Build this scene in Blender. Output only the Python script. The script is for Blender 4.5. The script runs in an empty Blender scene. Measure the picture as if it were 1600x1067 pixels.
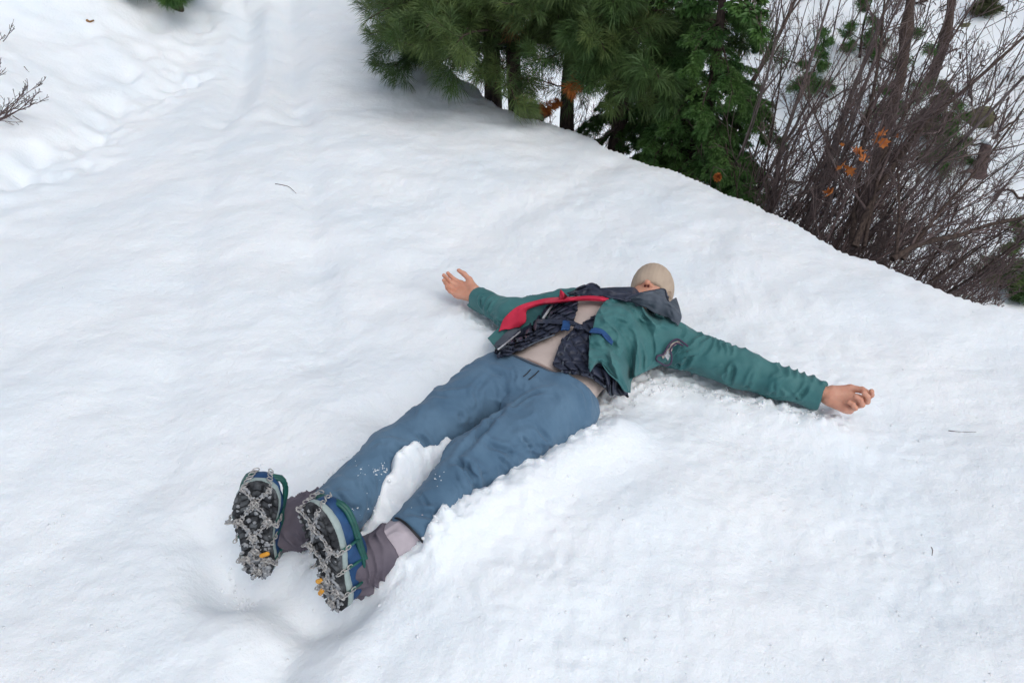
import bpy, math, random
import numpy as np
import openvdb
from mathutils import Vector, Matrix

random.seed(7); RNG = np.random.default_rng(7)
S = bpy.context.scene; COL = S.collection

# ------------------------------------------------------------------ camera
PITCH = math.radians(35.0); CAM_H = 1.55; FPX = 1155.0
cam = bpy.data.cameras.new('camera'); camo = bpy.data.objects.new('camera', cam); COL.objects.link(camo)
camo.location = (0, 0, CAM_H); camo.rotation_euler = (math.pi/2 - PITCH, 0, 0)
cam.sensor_width = 36.0; cam.lens = 36.0*FPX/1600.0; cam.clip_start = 0.05; cam.clip_end = 1000
S.camera = camo

# ------------------------------------------------------------------ sky and light (overcast daylight)
SUN_EL = math.radians(56); SUN_AZ = math.radians(138)      # azimuth from +Y towards +X
w = bpy.data.worlds.new('World'); S.world = w; w.use_nodes = True
nt = w.node_tree; nt.nodes.clear()
sky = nt.nodes.new('ShaderNodeTexSky'); sky.sky_type = 'NISHITA'; sky.sun_disc = False
sky.sun_elevation = SUN_EL; sky.sun_rotation = SUN_AZ
sky.air_density = 1.0; sky.dust_density = 3.0; sky.ozone_density = 1.0
hs = nt.nodes.new('ShaderNodeHueSaturation'); hs.inputs['Saturation'].default_value = 0.40
bg = nt.nodes.new('ShaderNodeBackground'); bg.inputs['Strength'].default_value = 0.15
wo = nt.nodes.new('ShaderNodeOutputWorld')
nt.links.new(sky.outputs[0], hs.inputs['Color']); nt.links.new(hs.outputs[0], bg.inputs['Color']); nt.links.new(bg.outputs[0], wo.inputs['Surface'])
sl = bpy.data.lights.new('sun', 'SUN'); sl.energy = 0.8; sl.angle = math.radians(70); sl.color = (1.0, 0.97, 0.93)
so = bpy.data.objects.new('sun', sl); COL.objects.link(so)
sd = Vector((math.sin(SUN_AZ)*math.cos(SUN_EL), math.cos(SUN_AZ)*math.cos(SUN_EL), math.sin(SUN_EL)))
so.rotation_euler = sd.to_track_quat('Z', 'Y').to_euler(); so.location = (2, 6, 8)
S.view_settings.view_transform = 'Standard'; S.view_settings.look = 'None'
S.view_settings.exposure = -0.01; S.view_settings.gamma = 1.0; S.view_settings.use_curve_mapping = False
S.render.engine = 'CYCLES'; S.cycles.use_denoising = True; S.cycles.max_bounces = 8
S.cycles.diffuse_bounces = 4; S.cycles.transparent_max_bounces = 8

# ------------------------------------------------------------------ numeric helpers
def ray(px, py):
    px = np.asarray(px, float); py = np.asarray(py, float)
    u = (px-800)/FPX; v = (py-533.5)/FPX
    return np.stack([u, math.cos(PITCH)-v*math.sin(PITCH), -math.sin(PITCH)-v*math.cos(PITCH)], -1)
CAMP = np.array([0, 0, CAM_H])
def P(px, py, z=0.0):
    d = ray(px, py); return CAMP + d*((z-CAM_H)/d[..., 2])[..., None]
def Pd(px, py, t):
    return CAMP + ray(px, py)*t

def _hash(ix, iy, iz, seed):
    h = (ix.astype(np.uint32)*np.uint32(374761393) + iy.astype(np.uint32)*np.uint32(668265263)
         + iz.astype(np.uint32)*np.uint32(2147483647) + np.uint32(seed*1013904223 & 0xffffffff))
    h = (h ^ (h >> np.uint32(13)))*np.uint32(1274126177)
    h = h ^ (h >> np.uint32(16))
    return (h & np.uint32(0xffff)).astype(np.float32)/32767.5 - 1.0
def vnoise(x, y, z=0.0, seed=1):
    x = np.asarray(x, np.float64); y = np.asarray(y, np.float64)+0*x; z = np.asarray(z, np.float64)+0*x
    xi = np.floor(x); yi = np.floor(y); zi = np.floor(z)
    fx = x-xi; fy = y-yi; fz = z-zi
    fx = fx*fx*(3-2*fx); fy = fy*fy*(3-2*fy); fz = fz*fz*(3-2*fz)
    xi = xi.astype(np.int64); yi = yi.astype(np.int64); zi = zi.astype(np.int64)
    r = 0
    for dx in (0, 1):
        for dy in (0, 1):
            for dz in (0, 1):
                wgt = (fx if dx else 1-fx)*(fy if dy else 1-fy)*(fz if dz else 1-fz)
                r = r + wgt*_hash(xi+dx, yi+dy, zi+dz, seed)
    return r
def fbm(x, y, z=0.0, octv=4, seed=1, gain=0.5):
    r = 0; a = 1.0; s = 1.0
    for i in range(octv):
        r = r + a*vnoise(x*s+i*7.3, y*s-i*3.1, np.asarray(z)*s+i*1.7, seed+i); a *= gain; s *= 2.03
    return r
def smooth(e0, e1, x):
    t = np.clip((x-e0)/(e1-e0), 0, 1); return t*t*(3-2*t)
def smin(a, b, k):
    h = np.maximum(k-np.abs(a-b), 0)/k; return np.minimum(a, b)-h*h*k*0.25
def nrm(v):
    v = np.asarray(v, float); return v/np.linalg.norm(v)

# ------------------------------------------------------------------ object helpers
def mesh_obj(name, V, F, mat, parent=None, smooth_=True, origin=None, flip=False):
    """F: (n,k) array or list of arrays / list of tuples"""
    V = np.asarray(V, np.float32).reshape(-1, 3)
    if origin is None and parent is not None: origin = np.array(root_of(parent)['_o'])
    if origin is not None: V = V-np.asarray(origin, np.float32)
    me = bpy.data.meshes.new(name)
    Fs = F if isinstance(F, list) else [F]
    Fs = [np.asarray(f, np.int32) for f in Fs if len(f)]
    if flip: Fs = [f[:, ::-1] for f in Fs]
    nl = sum(f.size for f in Fs); nf = sum(len(f) for f in Fs)
    me.vertices.add(len(V)); me.vertices.foreach_set('co', V.ravel())
    me.loops.add(nl); me.loops.foreach_set('vertex_index', np.concatenate([f.ravel() for f in Fs]))
    me.polygons.add(nf)
    tot = np.concatenate([np.full(len(f), f.shape[1], np.int32) for f in Fs])
    st = np.concatenate([[0], np.cumsum(tot)[:-1]]).astype(np.int32)
    me.polygons.foreach_set('loop_start', st); me.polygons.foreach_set('loop_total', tot)
    me.update(calc_edges=True); me.validate()
    if smooth_: me.polygons.foreach_set('use_smooth', np.ones(len(me.polygons), bool))
    for m in (mat if isinstance(mat, (list, tuple)) else [mat]): me.materials.append(m)
    o = bpy.data.objects.new(name, me); COL.objects.link(o)
    if parent is not None: o.parent = parent
    elif origin is not None: o.location = origin
    return o
_ROOT = {}
def root_of(o):
    while o.parent is not None: o = o.parent
    return _ROOT[o.name]
def thing(name, loc, label, cat, group=None):
    o = bpy.data.objects.new(name, None); COL.objects.link(o); o.location = loc; o.empty_display_size = .1
    o['label'] = label; o['category'] = cat
    if group: o['group'] = group
    _ROOT[o.name] = {'_o': np.array(loc, float)}
    return o
def tag(o, label, cat, group=None):
    o['label'] = label; o['category'] = cat
    if group: o['group'] = group
    return o

class MB:
    """collects geometry into one mesh"""
    def __init__(s): s.V = []; s.T = []; s.Q = []; s.n = 0
    def add(s, V, T=None, Q=None):
        V = np.asarray(V, float).reshape(-1, 3)
        if T is not None and len(T): s.T.append(np.asarray(T)+s.n)
        if Q is not None and len(Q): s.Q.append(np.asarray(Q)+s.n)
        s.V.append(V); s.n += len(V)
    def tube(s, pts, rad, sides=6, closed=False):
        pts = np.asarray(pts, float); n = len(pts)
        rad = np.full(n, rad) if np.isscalar(rad) else np.asarray(rad, float)
        if closed: tan = np.roll(pts, -1, 0)-np.roll(pts, 1, 0)
        else: tan = np.gradient(pts, axis=0)
        tan /= np.linalg.norm(tan, axis=1)[:, None]+1e-12
        up = np.array([0, 0, 1.0]) if abs(tan[0][2]) < .9 else np.array([1.0, 0, 0])
        A = np.cross(tan, up); A /= np.linalg.norm(A, axis=1)[:, None]+1e-9
        B = np.cross(tan, A)
        an = np.arange(sides)*2*math.pi/sides
        V = pts[:, None, :]+rad[:, None, None]*(np.cos(an)[None, :, None]*A[:, None, :]+np.sin(an)[None, :, None]*B[:, None, :])
        m = n if closed else n-1
        i = np.arange(m)[:, None]; j = np.arange(sides)[None, :]
        i2 = (i+1) % n; j2 = (j+1) % sides
        Q = np.stack([i*sides+j, i*sides+j2, i2*sides+j2, i2*sides+j], -1).reshape(-1, 4)
        V = V.reshape(-1, 3)
        if not closed:
            V = np.concatenate([V, pts[:1], pts[-1:]]); c0 = n*sides
            jj = np.arange(sides)
            T = np.concatenate([np.stack([np.full(sides, c0), (jj+1) % sides, jj], -1),
                                np.stack([np.full(sides, c0+1), (n-1)*sides+jj, (n-1)*sides+(jj+1) % sides], -1)])
            s.add(V, T, Q)
        else: s.add(V, None, Q)
    def build(s, name, mat, parent=None, smooth_=True, origin=None):
        V = np.concatenate(s.V); F = []
        if s.T: F.append(np.concatenate(s.T))
        if s.Q: F.append(np.concatenate(s.Q))
        return mesh_obj(name, V, F, mat, parent, smooth_, origin)

def catmull(cp, n):
    """cp (k,d) -> (n,d)"""
    cp = np.asarray(cp, float); k = len(cp)
    e = np.concatenate([[2*cp[0]-cp[1]], cp, [2*cp[-1]-cp[-2]]])
    u = np.linspace(0, k-1, n); i = np.minimum(u.astype(int), k-2); t = (u-i)[:, None]
    if cp.ndim == 3: t = t[..., None]
    a, b, c, d = e[i], e[i+1], e[i+2], e[i+3]
    return .5*((2*b)+(-a+c)*t+(2*a-5*b+4*c-d)*t*t+(-a+3*b-3*c+d)*t**3)

# ------------------------------------------------------------------ materials
def newmat(name):
    m = bpy.data.materials.new(name); m.use_nodes = True
    return m, m.node_tree, m.node_tree.nodes['Principled BSDF']
def N(nt, t, **kw):
    n = nt.nodes.new(t)
    for k, v in kw.items():
        if k in n.inputs: n.inputs[k].default_value = v
        else: setattr(n, k, v)
    return n
def simple(name, c1, c2=None, scale=20, rough=.8, bump=0.0, bscale=200, spec=.3, sheen=0, metal=0, detail=4, lo=.35, hi=.65, stretch=None):
    m, nt, b = newmat(name); c2 = c2 or c1
    tc = N(nt, 'ShaderNodeTexCoord'); src = tc.outputs['Object']
    if stretch:
        mp = N(nt, 'ShaderNodeMapping'); mp.inputs['Scale'].default_value = stretch
        nt.links.new(src, mp.inputs['Vector']); src = mp.outputs[0]
    nz = N(nt, 'ShaderNodeTexNoise', Scale=scale, Detail=detail)
    nt.links.new(src, nz.inputs['Vector'])
    cr = N(nt, 'ShaderNodeValToRGB'); cr.color_ramp.elements[0].position = lo; cr.color_ramp.elements[1].position = hi
    cr.color_ramp.elements[0].color = (*c1, 1); cr.color_ramp.elements[1].color = (*c2, 1)
    nt.links.new(nz.outputs['Fac'], cr.inputs[0]); nt.links.new(cr.outputs[0], b.inputs['Base Color'])
    b.inputs['Roughness'].default_value = rough; b.inputs['Specular IOR Level'].default_value = spec
    b.inputs['Metallic'].default_value = metal
    if sheen: b.inputs['Sheen Weight'].default_value = sheen
    if bump:
        n2 = N(nt, 'ShaderNodeTexNoise', Scale=bscale, Detail=3); nt.links.new(tc.outputs['Object'], n2.inputs['Vector'])
        bp = N(nt, 'ShaderNodeBump', Strength=bump, Distance=.002); nt.links.new(n2.outputs['Fac'], bp.inputs['Height'])
        nt.links.new(bp.outputs[0], b.inputs['Normal'])
    return m

def snow_material():
    m, nt, b = newmat('snow')
    geo = N(nt, 'ShaderNodeNewGeometry')
    n1 = N(nt, 'ShaderNodeTexNoise', Scale=2.2, Detail=5)
    nt.links.new(geo.outputs['Position'], n1.inputs['Vector'])
    cr = N(nt, 'ShaderNodeValToRGB'); cr.color_ramp.elements[0].position = .3; cr.color_ramp.elements[1].position = .7
    cr.color_ramp.elements[0].color = (.765, .835, .895, 1); cr.color_ramp.elements[1].color = (.845, .885, .92, 1)
    nt.links.new(n1.outputs['Fac'], cr.inputs[0])
    # sparse specks of dirt and needles
    vo = N(nt, 'ShaderNodeTexVoronoi', Scale=5.0); nt.links.new(geo.outputs['Position'], vo.inputs['Vector'])
    lt = N(nt, 'ShaderNodeMath', operation='LESS_THAN'); lt.inputs[1].default_value = .020
    nt.links.new(vo.outputs['Distance'], lt.inputs[0])
    wn = N(nt, 'ShaderNodeSeparateColor'); nt.links.new(vo.outputs['Color'], wn.inputs[0])
    gt = N(nt, 'ShaderNodeMath', operation='GREATER_THAN'); gt.inputs[1].default_value = .93
    nt.links.new(wn.outputs[0], gt.inputs[0])
    mu = N(nt, 'ShaderNodeMath', operation='MULTIPLY'); nt.links.new(lt.outputs[0], mu.inputs[0]); nt.links.new(gt.outputs[0], mu.inputs[1])
    mx = N(nt, 'ShaderNodeMixRGB'); mx.inputs[2].default_value = (.2, .17, .15, 1)
    m2 = N(nt, 'ShaderNodeMath', operation='MULTIPLY'); m2.inputs[1].default_value = .6
    nt.links.new(mu.outputs[0], m2.inputs[0]); nt.links.new(m2.outputs[0], mx.inputs[0])
    nt.links.new(cr.outputs[0], mx.inputs[1]); nt.links.new(mx.outputs[0], b.inputs['Base Color'])
    b.inputs['Roughness'].default_value = .62; b.inputs['Specular IOR Level'].default_value = .35
    b.inputs['Subsurface Weight'].default_value = .2; b.inputs['Subsurface Radius'].default_value = (.5, .8, 1.0); b.inputs['Subsurface Scale'].default_value = .02
    last = None
    for sc, st, di in ((9, .22, .03), (34, .36, .012), (110, .36, .005), (320, .45, .002)):
        nn = N(nt, 'ShaderNodeTexNoise', Scale=sc, Detail=5, Roughness=.6); nt.links.new(geo.outputs['Position'], nn.inputs['Vector'])
        bp = N(nt, 'ShaderNodeBump', Strength=st, Distance=di); nt.links.new(nn.outputs['Fac'], bp.inputs['Height'])
        if last is not None: nt.links.new(last.outputs[0], bp.inputs['Normal'])
        last = bp
    nt.links.new(last.outputs[0], b.inputs['Normal'])
    return m
M = {}
M['snow'] = snow_material()
M['ice'] = simple('icy_snow', (.18, .19, .21), (.40, .42, .44), 90, .5, .5, 300, lo=.3, hi=.7)
M['trouser'] = simple('trouser_cloth', (.066, .134, .214), (.094, .174, .262), 9, .75, .5, 700, .25, .1)
M['green'] = simple('green_shell_cloth', (.026, .122, .130), (.050, .166, .170), 11, .62, .2, 700, .35, .1)
M['slate'] = simple('slate_cloth', (.055, .070, .092), (.095, .115, .145), 14, .7, .2, 700, .3)
M['navy'] = simple('navy_quilt', (.014, .019, .038), (.028, .035, .064), 30, .5, .3, 500, .45)
M['red'] = simple('red_lining', (.52, .022, .060), (.66, .040, .085), 12, .7, .2, 600, .25)
M['shirt'] = simple('sand_shirt', (.50, .42, .385), (.58, .49, .45), 12, .9, .3, 800, .1)
M['skin'] = simple('skin', (.52, .245, .165), (.60, .32, .23), 26, .5, .25, 400, .4, lo=.3, hi=.7)
M['skin'].node_tree.nodes['Principled BSDF'].inputs['Subsurface Weight'].default_value = .25
M['skin'].node_tree.nodes['Principled BSDF'].inputs['Subsurface Scale'].default_value = .008
M['cap'] = simple('sand_cap_knit', (.42, .335, .265), (.47, .38, .30), 14, .9, .6, 500, .1, stretch=(1, 1, 3))
M['dark_skin'] = simple('nostril', (.10, .02, .02), None, 10, .7)
M['mauve'] = simple('mauve_gaiter', (.105, .092, .118), (.145, .128, .155), 12, .85, .35, 700, .2)
M['pale'] = simple('pale_sock', (.42, .38, .42), (.50, .45, .50), 20, .9, .4, 600, .1)
M['black'] = simple('black_cord', (.012, .012, .014), (.02, .02, .024), 30, .5, .2, 400)
M['rubber'] = simple('sole_rubber', (.018, .020, .024), (.12, .13, .14), 34, .75, .6, 260, lo=.42, hi=.75)
M['midsole'] = simple('midsole_grey', (.26, .33, .33), (.34, .41, .40), 30, .6, .3, 300)
M['boot'] = simple('boot_blue', (.012, .045, .125), (.020, .075, .19), 25, .55, .3, 500)
M['teal'] = simple('teal_rubber', (.005, .065, .055), (.010, .105, .085), 25, .45, .1, 300, .5)
M['steel'] = simple('chain_steel', (.36, .35, .34), (.52, .51, .50), 120, .5, .3, 500, .5, metal=.45)
M['yellow'] = simple('yellow_plate', (.55, .25, .03), (.75, .36, .04), 40, .5, .1)
M['blue'] = simple('blue_webbing', (.010, .045, .14), (.018, .075, .22), 40, .6, .3, 500)
M['zip'] = simple('zip_grey', (.32, .34, .37), (.45, .47, .5), 60, .5, .3, 500)
M['darkin'] = simple('dark_edge_trim', (.05, .035, .07), (.07, .05, .09), 30, .7)
M['bark'] = simple('dark_bark', (.035, .026, .024), (.085, .062, .052), 30, .9, 1.0, 60, .15, stretch=(3, 3, .6))
M['stem'] = simple('shrub_bark_grey', (.075, .058, .060), (.15, .125, .12), 22, .85, .6, 120, .2, stretch=(2, 2, .7))
M['stemr'] = simple('shrub_bark_reddish', (.070, .048, .048), (.14, .100, .094), 22, .85, .5, 120, .2)
M['twig'] = simple('twig_bark', (.070, .050, .050), (.14, .105, .10), 10, .85)
M['twigg'] = simple('grey_twig_bark', (.085, .062, .058), (.15, .115, .105), 10, .85)
M['pine'] = simple('pine_needles', (.030, .078, .022), (.088, .150, .042), 5, .55, 0, spec=.4, lo=.3, hi=.7)
M['pine2'] = simple('yellow_green_pine_needles', (.042, .088, .024), (.110, .158, .044), 6, .55, 0, spec=.4, lo=.3, hi=.7)
M['fir'] = simple('fir_needles', (.028, .090, .020), (.080, .165, .036), 7, .55, 0, spec=.4, lo=.3, hi=.7)
M['olive'] = simple('olive_needles', (.055, .070, .030), (.12, .13, .06), 6, .7)
M['deadneedle'] = simple('dead_needles', (.20, .11, .045), (.30, .17, .08), 10, .8)
M['leaf'] = simple('orange_leaf', (.30, .085, .020), (.44, .15, .035), 30, .7)
M['rock'] = simple('dark_rock', (.05, .045, .04), (.13, .12, .10), 12, .9, .8, 60)
M['moss'] = simple('mossy_rock', (.075, .075, .035), (.17, .165, .09), 14, .9, .9, 70)

# ------------------------------------------------------------------ signed-distance modelling
def seg_d(X, a, b, ra, rb):
    a = np.asarray(a, float); b = np.asarray(b, float); ab = b-a
    t = np.clip(((X-a)@ab)/(ab@ab), 0, 1)
    return np.linalg.norm(X-(a+t[..., None]*ab), axis=-1)-(ra+(rb-ra)*t)
class Vol:
    def __init__(s, lo, hi, h):
        s.lo = np.array(lo, float); s.h = h; s.n = np.ceil((np.array(hi)-s.lo)/h).astype(int)+1
        s.A = np.full(tuple(s.n), 1.0, np.float32)
    def sl(s, lo, hi):
        i0 = np.clip(np.floor((np.array(lo)-s.lo)/s.h).astype(int), 0, s.n-1); i1 = np.clip(np.ceil((np.array(hi)-s.lo)/s.h).astype(int)+1, 1, s.n)
        return i0, i1
    def pts(s, i0, i1):
        ax = [s.lo[k]+s.h*np.arange(i0[k], i1[k]) for k in range(3)]
        return np.stack(np.meshgrid(*ax, indexing='ij'), -1)
    def add(s, fn, lo, hi, k=.02):
        i0, i1 = s.sl(lo, hi)
        if np.any(i1 <= i0): return
        X = s.pts(i0, i1); d = fn(X); sub = s.A[i0[0]:i1[0], i0[1]:i1[1], i0[2]:i1[2]]
        sub[...] = smin(sub, d, k)
    def cap(s, a, b, ra, rb, k=.02):
        a = np.asarray(a, float); b = np.asarray(b, float); m = max(ra, rb)+k+.015
        s.add(lambda X: seg_d(X, a, b, ra, rb), np.minimum(a, b)-m, np.maximum(a, b)+m, k)
    def ell(s, c, r, k=.02, R=None):
        c = np.asarray(c, float); r = np.asarray(r, float); m = r.max()+k+.015
        def fn(X):
            q = X-c
            if R is not None: q = q@np.asarray(R)
            return (np.linalg.norm(q/r, axis=-1)-1)*r.min()
        s.add(fn, c-m, c+m, k)
    def cut(s, fn, k=.004):
        X = s.pts([0, 0, 0], s.n); d = fn(X); s.A[...] = -smin(-s.A, -d, k)
    def cut_ell(s, c, r, k=.004):
        c = np.asarray(c, float); r = np.asarray(r, float)*np.ones(3); m = r.max()+k+.01
        i0, i1 = s.sl(c-m, c+m); X = s.pts(i0, i1)
        d = -(np.linalg.norm((X-c)/r, axis=-1)-1)*r.min()
        sub = s.A[i0[0]:i1[0], i0[1]:i1[1], i0[2]:i1[2]]; sub[...] = -smin(-sub, -d, k)
    def poly(s):
        g = openvdb.FloatGrid(1.0); g.copyFromArray(s.A.astype(np.float32))
        p, t, q = g.convertToPolygons(0.0, 0.0)
        p = np.asarray(p)*s.h+s.lo
        t = np.asarray(t, np.int32).reshape(-1, 3); q = np.asarray(q, np.int32).reshape(-1, 4)
        return p, t, q
def normals(V, t, q):
    n = np.zeros_like(V)
    for F in (t, q):
        if len(F) == 0: continue
        if F.shape[1] == 4: fn = np.cross(V[F[:, 2]]-V[F[:, 0]], V[F[:, 3]]-V[F[:, 1]])
        else: fn = np.cross(V[F[:, 1]]-V[F[:, 0]], V[F[:, 2]]-V[F[:, 0]])
        for c in range(F.shape[1]): np.add.at(n, F[:, c], fn)
    return n/(np.linalg.norm(n, axis=1)[:, None]+1e-12)

# ------------------------------------------------------------------ skeleton of the person (world metres)
def lift(p, dz=0): return np.array(p, float)+np.array([0, 0, dz])
hipR = P(772, 604, .10); kneR = P(612, 712, .105); hemR = P(527, 798, .085)
hipL = P(880, 640, .10); kneL = P(737, 728, .105); hemL = P(643, 836, .075)
TO = np.array([.045, 1.765, 0.0]); TA = nrm([.60, .80, 0]); TR = np.array([.80, -.60, 0.0])
shL = P(1040, 535, .09); elL = P(1160, 578, .065); wrL = P(1284, 620, .05)
shR = P(900, 478, .09); elR = P(800, 492, .06); wrR = P(744, 466, .045)
TS = np.array([-.10, -.03, .04, .13, .22, .33, .43, .52, .59, .64])
TW = np.array([.060, .165, .178, .160, .150, .160, .172, .160, .095, .055])
TD = np.array([.050, .100, .108, .098, .092, .108, .112, .098, .070, .050])
TC = np.array([.09, .095, .098, .095, .092, .095, .10, .10, .105, .11])
def torso_d(X, off=0.0):
    q = X-TO; s_ = q@TA; l = q@TR; z = q[..., 2]
    W = np.interp(s_, TS, TW)+off; D = np.interp(s_, TS, TD)+off; C = np.interp(s_, TS, TC)
    e = np.sqrt((l/W)**2+((z-C)/D)**2)
    d = (e-1)*np.minimum(W, D)
    return np.maximum(d, np.maximum(TS[0]-s_, s_-TS[-1]))
def limbs_d(X):
    d = smin(seg_d(X, hipR, kneR, .098, .070), seg_d(X, kneR, hemR, .070, .074), .03)
    d = smin(d, seg_d(X, hipL, kneL, .102, .074), .02); d = smin(d, seg_d(X, kneL, hemL, .074, .064), .03)
    return d
def arms_d(X):
    d = smin(seg_d(X, shL, elL, .070, .056), seg_d(X, elL, wrL, .056, .040), .02)
    d2 = smin(seg_d(X, shR, elR, .066, .054), seg_d(X, elR, wrR, .054, .040), .02)
    return np.minimum(d, d2)
def drape_d(X):
    d = smin(torso_d(X), arms_d(X), .05)
    d = smin(d, limbs_d(X), .03)
    return smin(d, X[..., 2]-.03, .05)

# ------------------------------------------------------------------ terrain
EDGE = np.array([(6.5, -4.5), (3.6, .1), (2.75, 1.35), (1.97, 2.40), (1.57, 2.95), (1.03, 3.63), (.39, 4.46), (-.086, 4.96), (-.42, 5.55), (-.98, 6.5),
                 (-1.6, 7.5), (-2.6, 9.0), (-5.0, 12), (-12, 18), (-60, 60)])
LEFT = np.array([(-2.9, -30), (-2.75, 0), (-2.70, 3.6), (-2.62, 5.1), (-2.45, 6.2), (-2.45, 7.0), (-3.4, 8.8), (-6, 11), (-14, 16), (-60, 45)])
def poly_sd(X, Y, L):
    best = np.full(X.shape, 1e9); sg = np.ones(X.shape)
    for a, b in zip(L[:-1], L[1:]):
        ab = b-a; t = np.clip(((X-a[0])*ab[0]+(Y-a[1])*ab[1])/(ab@ab), 0, 1)
        dx = X-a[0]-t*ab[0]; dy = Y-a[1]-t*ab[1]; d = np.hypot(dx, dy)
        cr = ab[0]*dy-ab[1]*dx
        m = d < best-1e-9; best = np.where(m, d, best); sg = np.where(m, np.where(cr < 0, 1.0, -1.0), sg)
    return best*sg                      # positive to the right of the direction of travel
def seg2(X, Y, a, b):
    a = np.asarray(a, float)[:2]; b = np.asarray(b, float)[:2]; ab = b-a
    t = np.clip(((X-a[0])*ab[0]+(Y-a[1])*ab[1])/(ab@ab), 0, 1)
    return np.hypot(X-a[0]-t*ab[0], Y-a[1]-t*ab[1]), t
def bump_seg(X, Y, p, q, wd):
    d, _ = seg2(X, Y, P(*p), P(*q)); return np.exp(-(d/wd)**2)
PITS = [(58, 243, .085, .10), (12, 272, .11, .09), (100, 222, .07, .06), (172, 172, .09, .08), (205, 138, .09, .08), (232, 118, .08, .06), (150, 190, .07, .06), (262, 92, .08, .06), (300, 66, .09, .06), (190, 84, .20, .07), (110, 120, .28, .06)]
def ground_h(X, Y, fine=True):
    X = np.asarray(X, float); Y = np.asarray(Y, float)
    e = poly_sd(X, Y, EDGE)+.07*fbm(X*1.4, Y*1.4, 0, 3, 31)+.02*vnoise(X*7, Y*7, 0, 33)
    lf = -poly_sd(X, Y, LEFT)+.10*fbm(X*1.1, Y*1.1, 0, 3, 32)            # >0 left of the trail
    z = .035*fbm(X*.8, Y*.8, 0, 3, 3)+.012*fbm(X*3.2, Y*3.2, 0, 3, 5)
    z = z+.15*np.maximum(Y-4.6, 0)*smooth(4.3, 7.0, Y)*np.exp(-np.maximum(Y-14, 0)*.05)
    # the side that falls off to the gully, then the far hillside
    ep = np.maximum(e+.30, 0)
    drop = -.10*ep**2/(ep+.4)-2.1*(1-np.exp(-np.maximum(e, 0)/1.05))
    hill = .40*np.maximum(e-3.2, 0)*smooth(3.0, 6.0, e)
    hill = np.where(hill > 14, 14+(hill-14)*.3, hill)
    rough = smooth(.8, 3.5, e)
    z = z+drop+hill+rough*(.22*fbm(X*.7, Y*.7, 0, 4, 9)+.13*np.abs(fbm(X*2.3, Y*2.3, 0, 4, 12)))
    # left bank
    lp = np.maximum(lf, 0)
    z = z+.42*lp*smooth(0, .8, lp)*np.exp(-lp*.02)+smooth(0, 1.0, lf)*(.11*fbm(X*1.3, Y*1.3, 0, 4, 14))
    z = z+smooth(-.05, .22, lf+.05*vnoise(X*9, Y*9, 0, 71))*.085+smooth(.1, .6, lf)*(.024*fbm(X*4.2, Y*4.2, 0, 3, 72))
    for (px_, py_, rr_, dp_) in PITS: 
        c_ = P(px_, py_); z = z-.65*dp_*np.exp(-(((X-c_[0])**2+((Y-c_[1])*.8)**2)/rr_**2)**1.5)
    # broken crust and old footprints along the foot of the left bank
    band = np.exp(-((lf+.12)/.22)**2)
    z = z-.04*band*smooth(.05, .7, fbm(X*5.5, Y*5.5, 0, 3, 21))+.018*band*fbm(X*9, Y*9, 0, 3, 22)
    # ruts up the trail and the little hollow behind the trees
    for (p, q, wd, dp) in (((372, 170), (405, 62), .13, .10), ((452, 185), (456, 60), .15, .10), ((415, 175), (430, 70), .12, -.04)):
        z = z-.75*dp*bump_seg(X, Y, p, q, wd)
    # long faint furrows on the trail
    for (p, q, wd, dp) in (((500, 560), (478, 170), .09, .030), ((235, 760), (345, 190), .10, .026), ((345, 190), (392, 60), .10, .03), ((640, 420), (1000, 230), .10, .012)):
        z = z-dp*bump_seg(X, Y, p, q, wd)
    z = z+.05*np.exp(-((X+.55)**2/.30+(Y-6.0)**2/.12))-.02*bump_seg(X, Y, (570, 178), (700, 172), .25)
    if not fine: return z
    # ---- around the body
    z = z+.072*bump_seg(X, Y, (690, 870), (960, 695), .085)+.03*bump_seg(X, Y, (740, 930), (1050, 720), .22)
    z = z+.030*bump_seg(X, Y, (1030, 612), (1290, 672), .085)+.02*bump_seg(X, Y, (700, 500), (790, 540), .07)
    z = z+.085*bump_seg(X, Y, (640, 785), (702, 738), .040)+.075*bump_seg(X, Y, (602, 815), (645, 762), .038)
    z = z-.05*bump_seg(X, Y, (620, 640), (760, 560), .09)
    # hollow the boots lie in, and the track that leads out of the picture below them
    z = z-.085*bump_seg(X, Y, (345, 880), (540, 950), .075)-.06*bump_seg(X, Y, (330, 830), (352, 905), .07)
    z = z-.055*bump_seg(X, Y, (470, 965), (400, 1090), .07)+.02*bump_seg(X, Y, (560, 985), (520, 1080), .07)
    z = z-.05*bump_seg(X, Y, (455, 870), (520, 830), .06)
    q = np.stack([X, Y, np.full(X.shape, .05)], -1)
    near = (X > -1.2) & (X < 1.6) & (Y > .6) & (Y < 3.0)
    dd = np.full(X.shape, 1.0)
    dd[near] = np.minimum(np.minimum(torso_d(q[near]), limbs_d(q[near])), arms_d(q[near]))
    # the snow is pressed down under the body and crumbled beside it
    da = np.full(X.shape, 1.0); da[near] = arms_d(q[near])
    z = z-.05*smooth(.0, -.05, dd)*(1-.75*smooth(.03, -.01, da))
    cr = np.exp(-(np.maximum(dd, 0)/.05)**2)*near*(1-.45*smooth(.06, .0, da))
    cl = np.abs(fbm(X*24, Y*24, 0, 3, 41))
    z = z+cr*(.016*cl+.012*vnoise(X*39+2*vnoise(X*9, Y*9, 0, 45), Y*41, 0, 43)+.010*fbm(X*75, Y*75, 0, 2, 44)+.004)
    z = z+.0055*fbm(X*9, Y*9, 0, 3, 17)+.0016*fbm(X*38, Y*38, 0, 2, 19)
    lump = smooth(.25, .9, fbm(X*3, Y*3, 0, 2, 51))
    z = z+lump*.006*np.abs(fbm(X*26, Y*26, 0, 2, 52))
    return z
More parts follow.
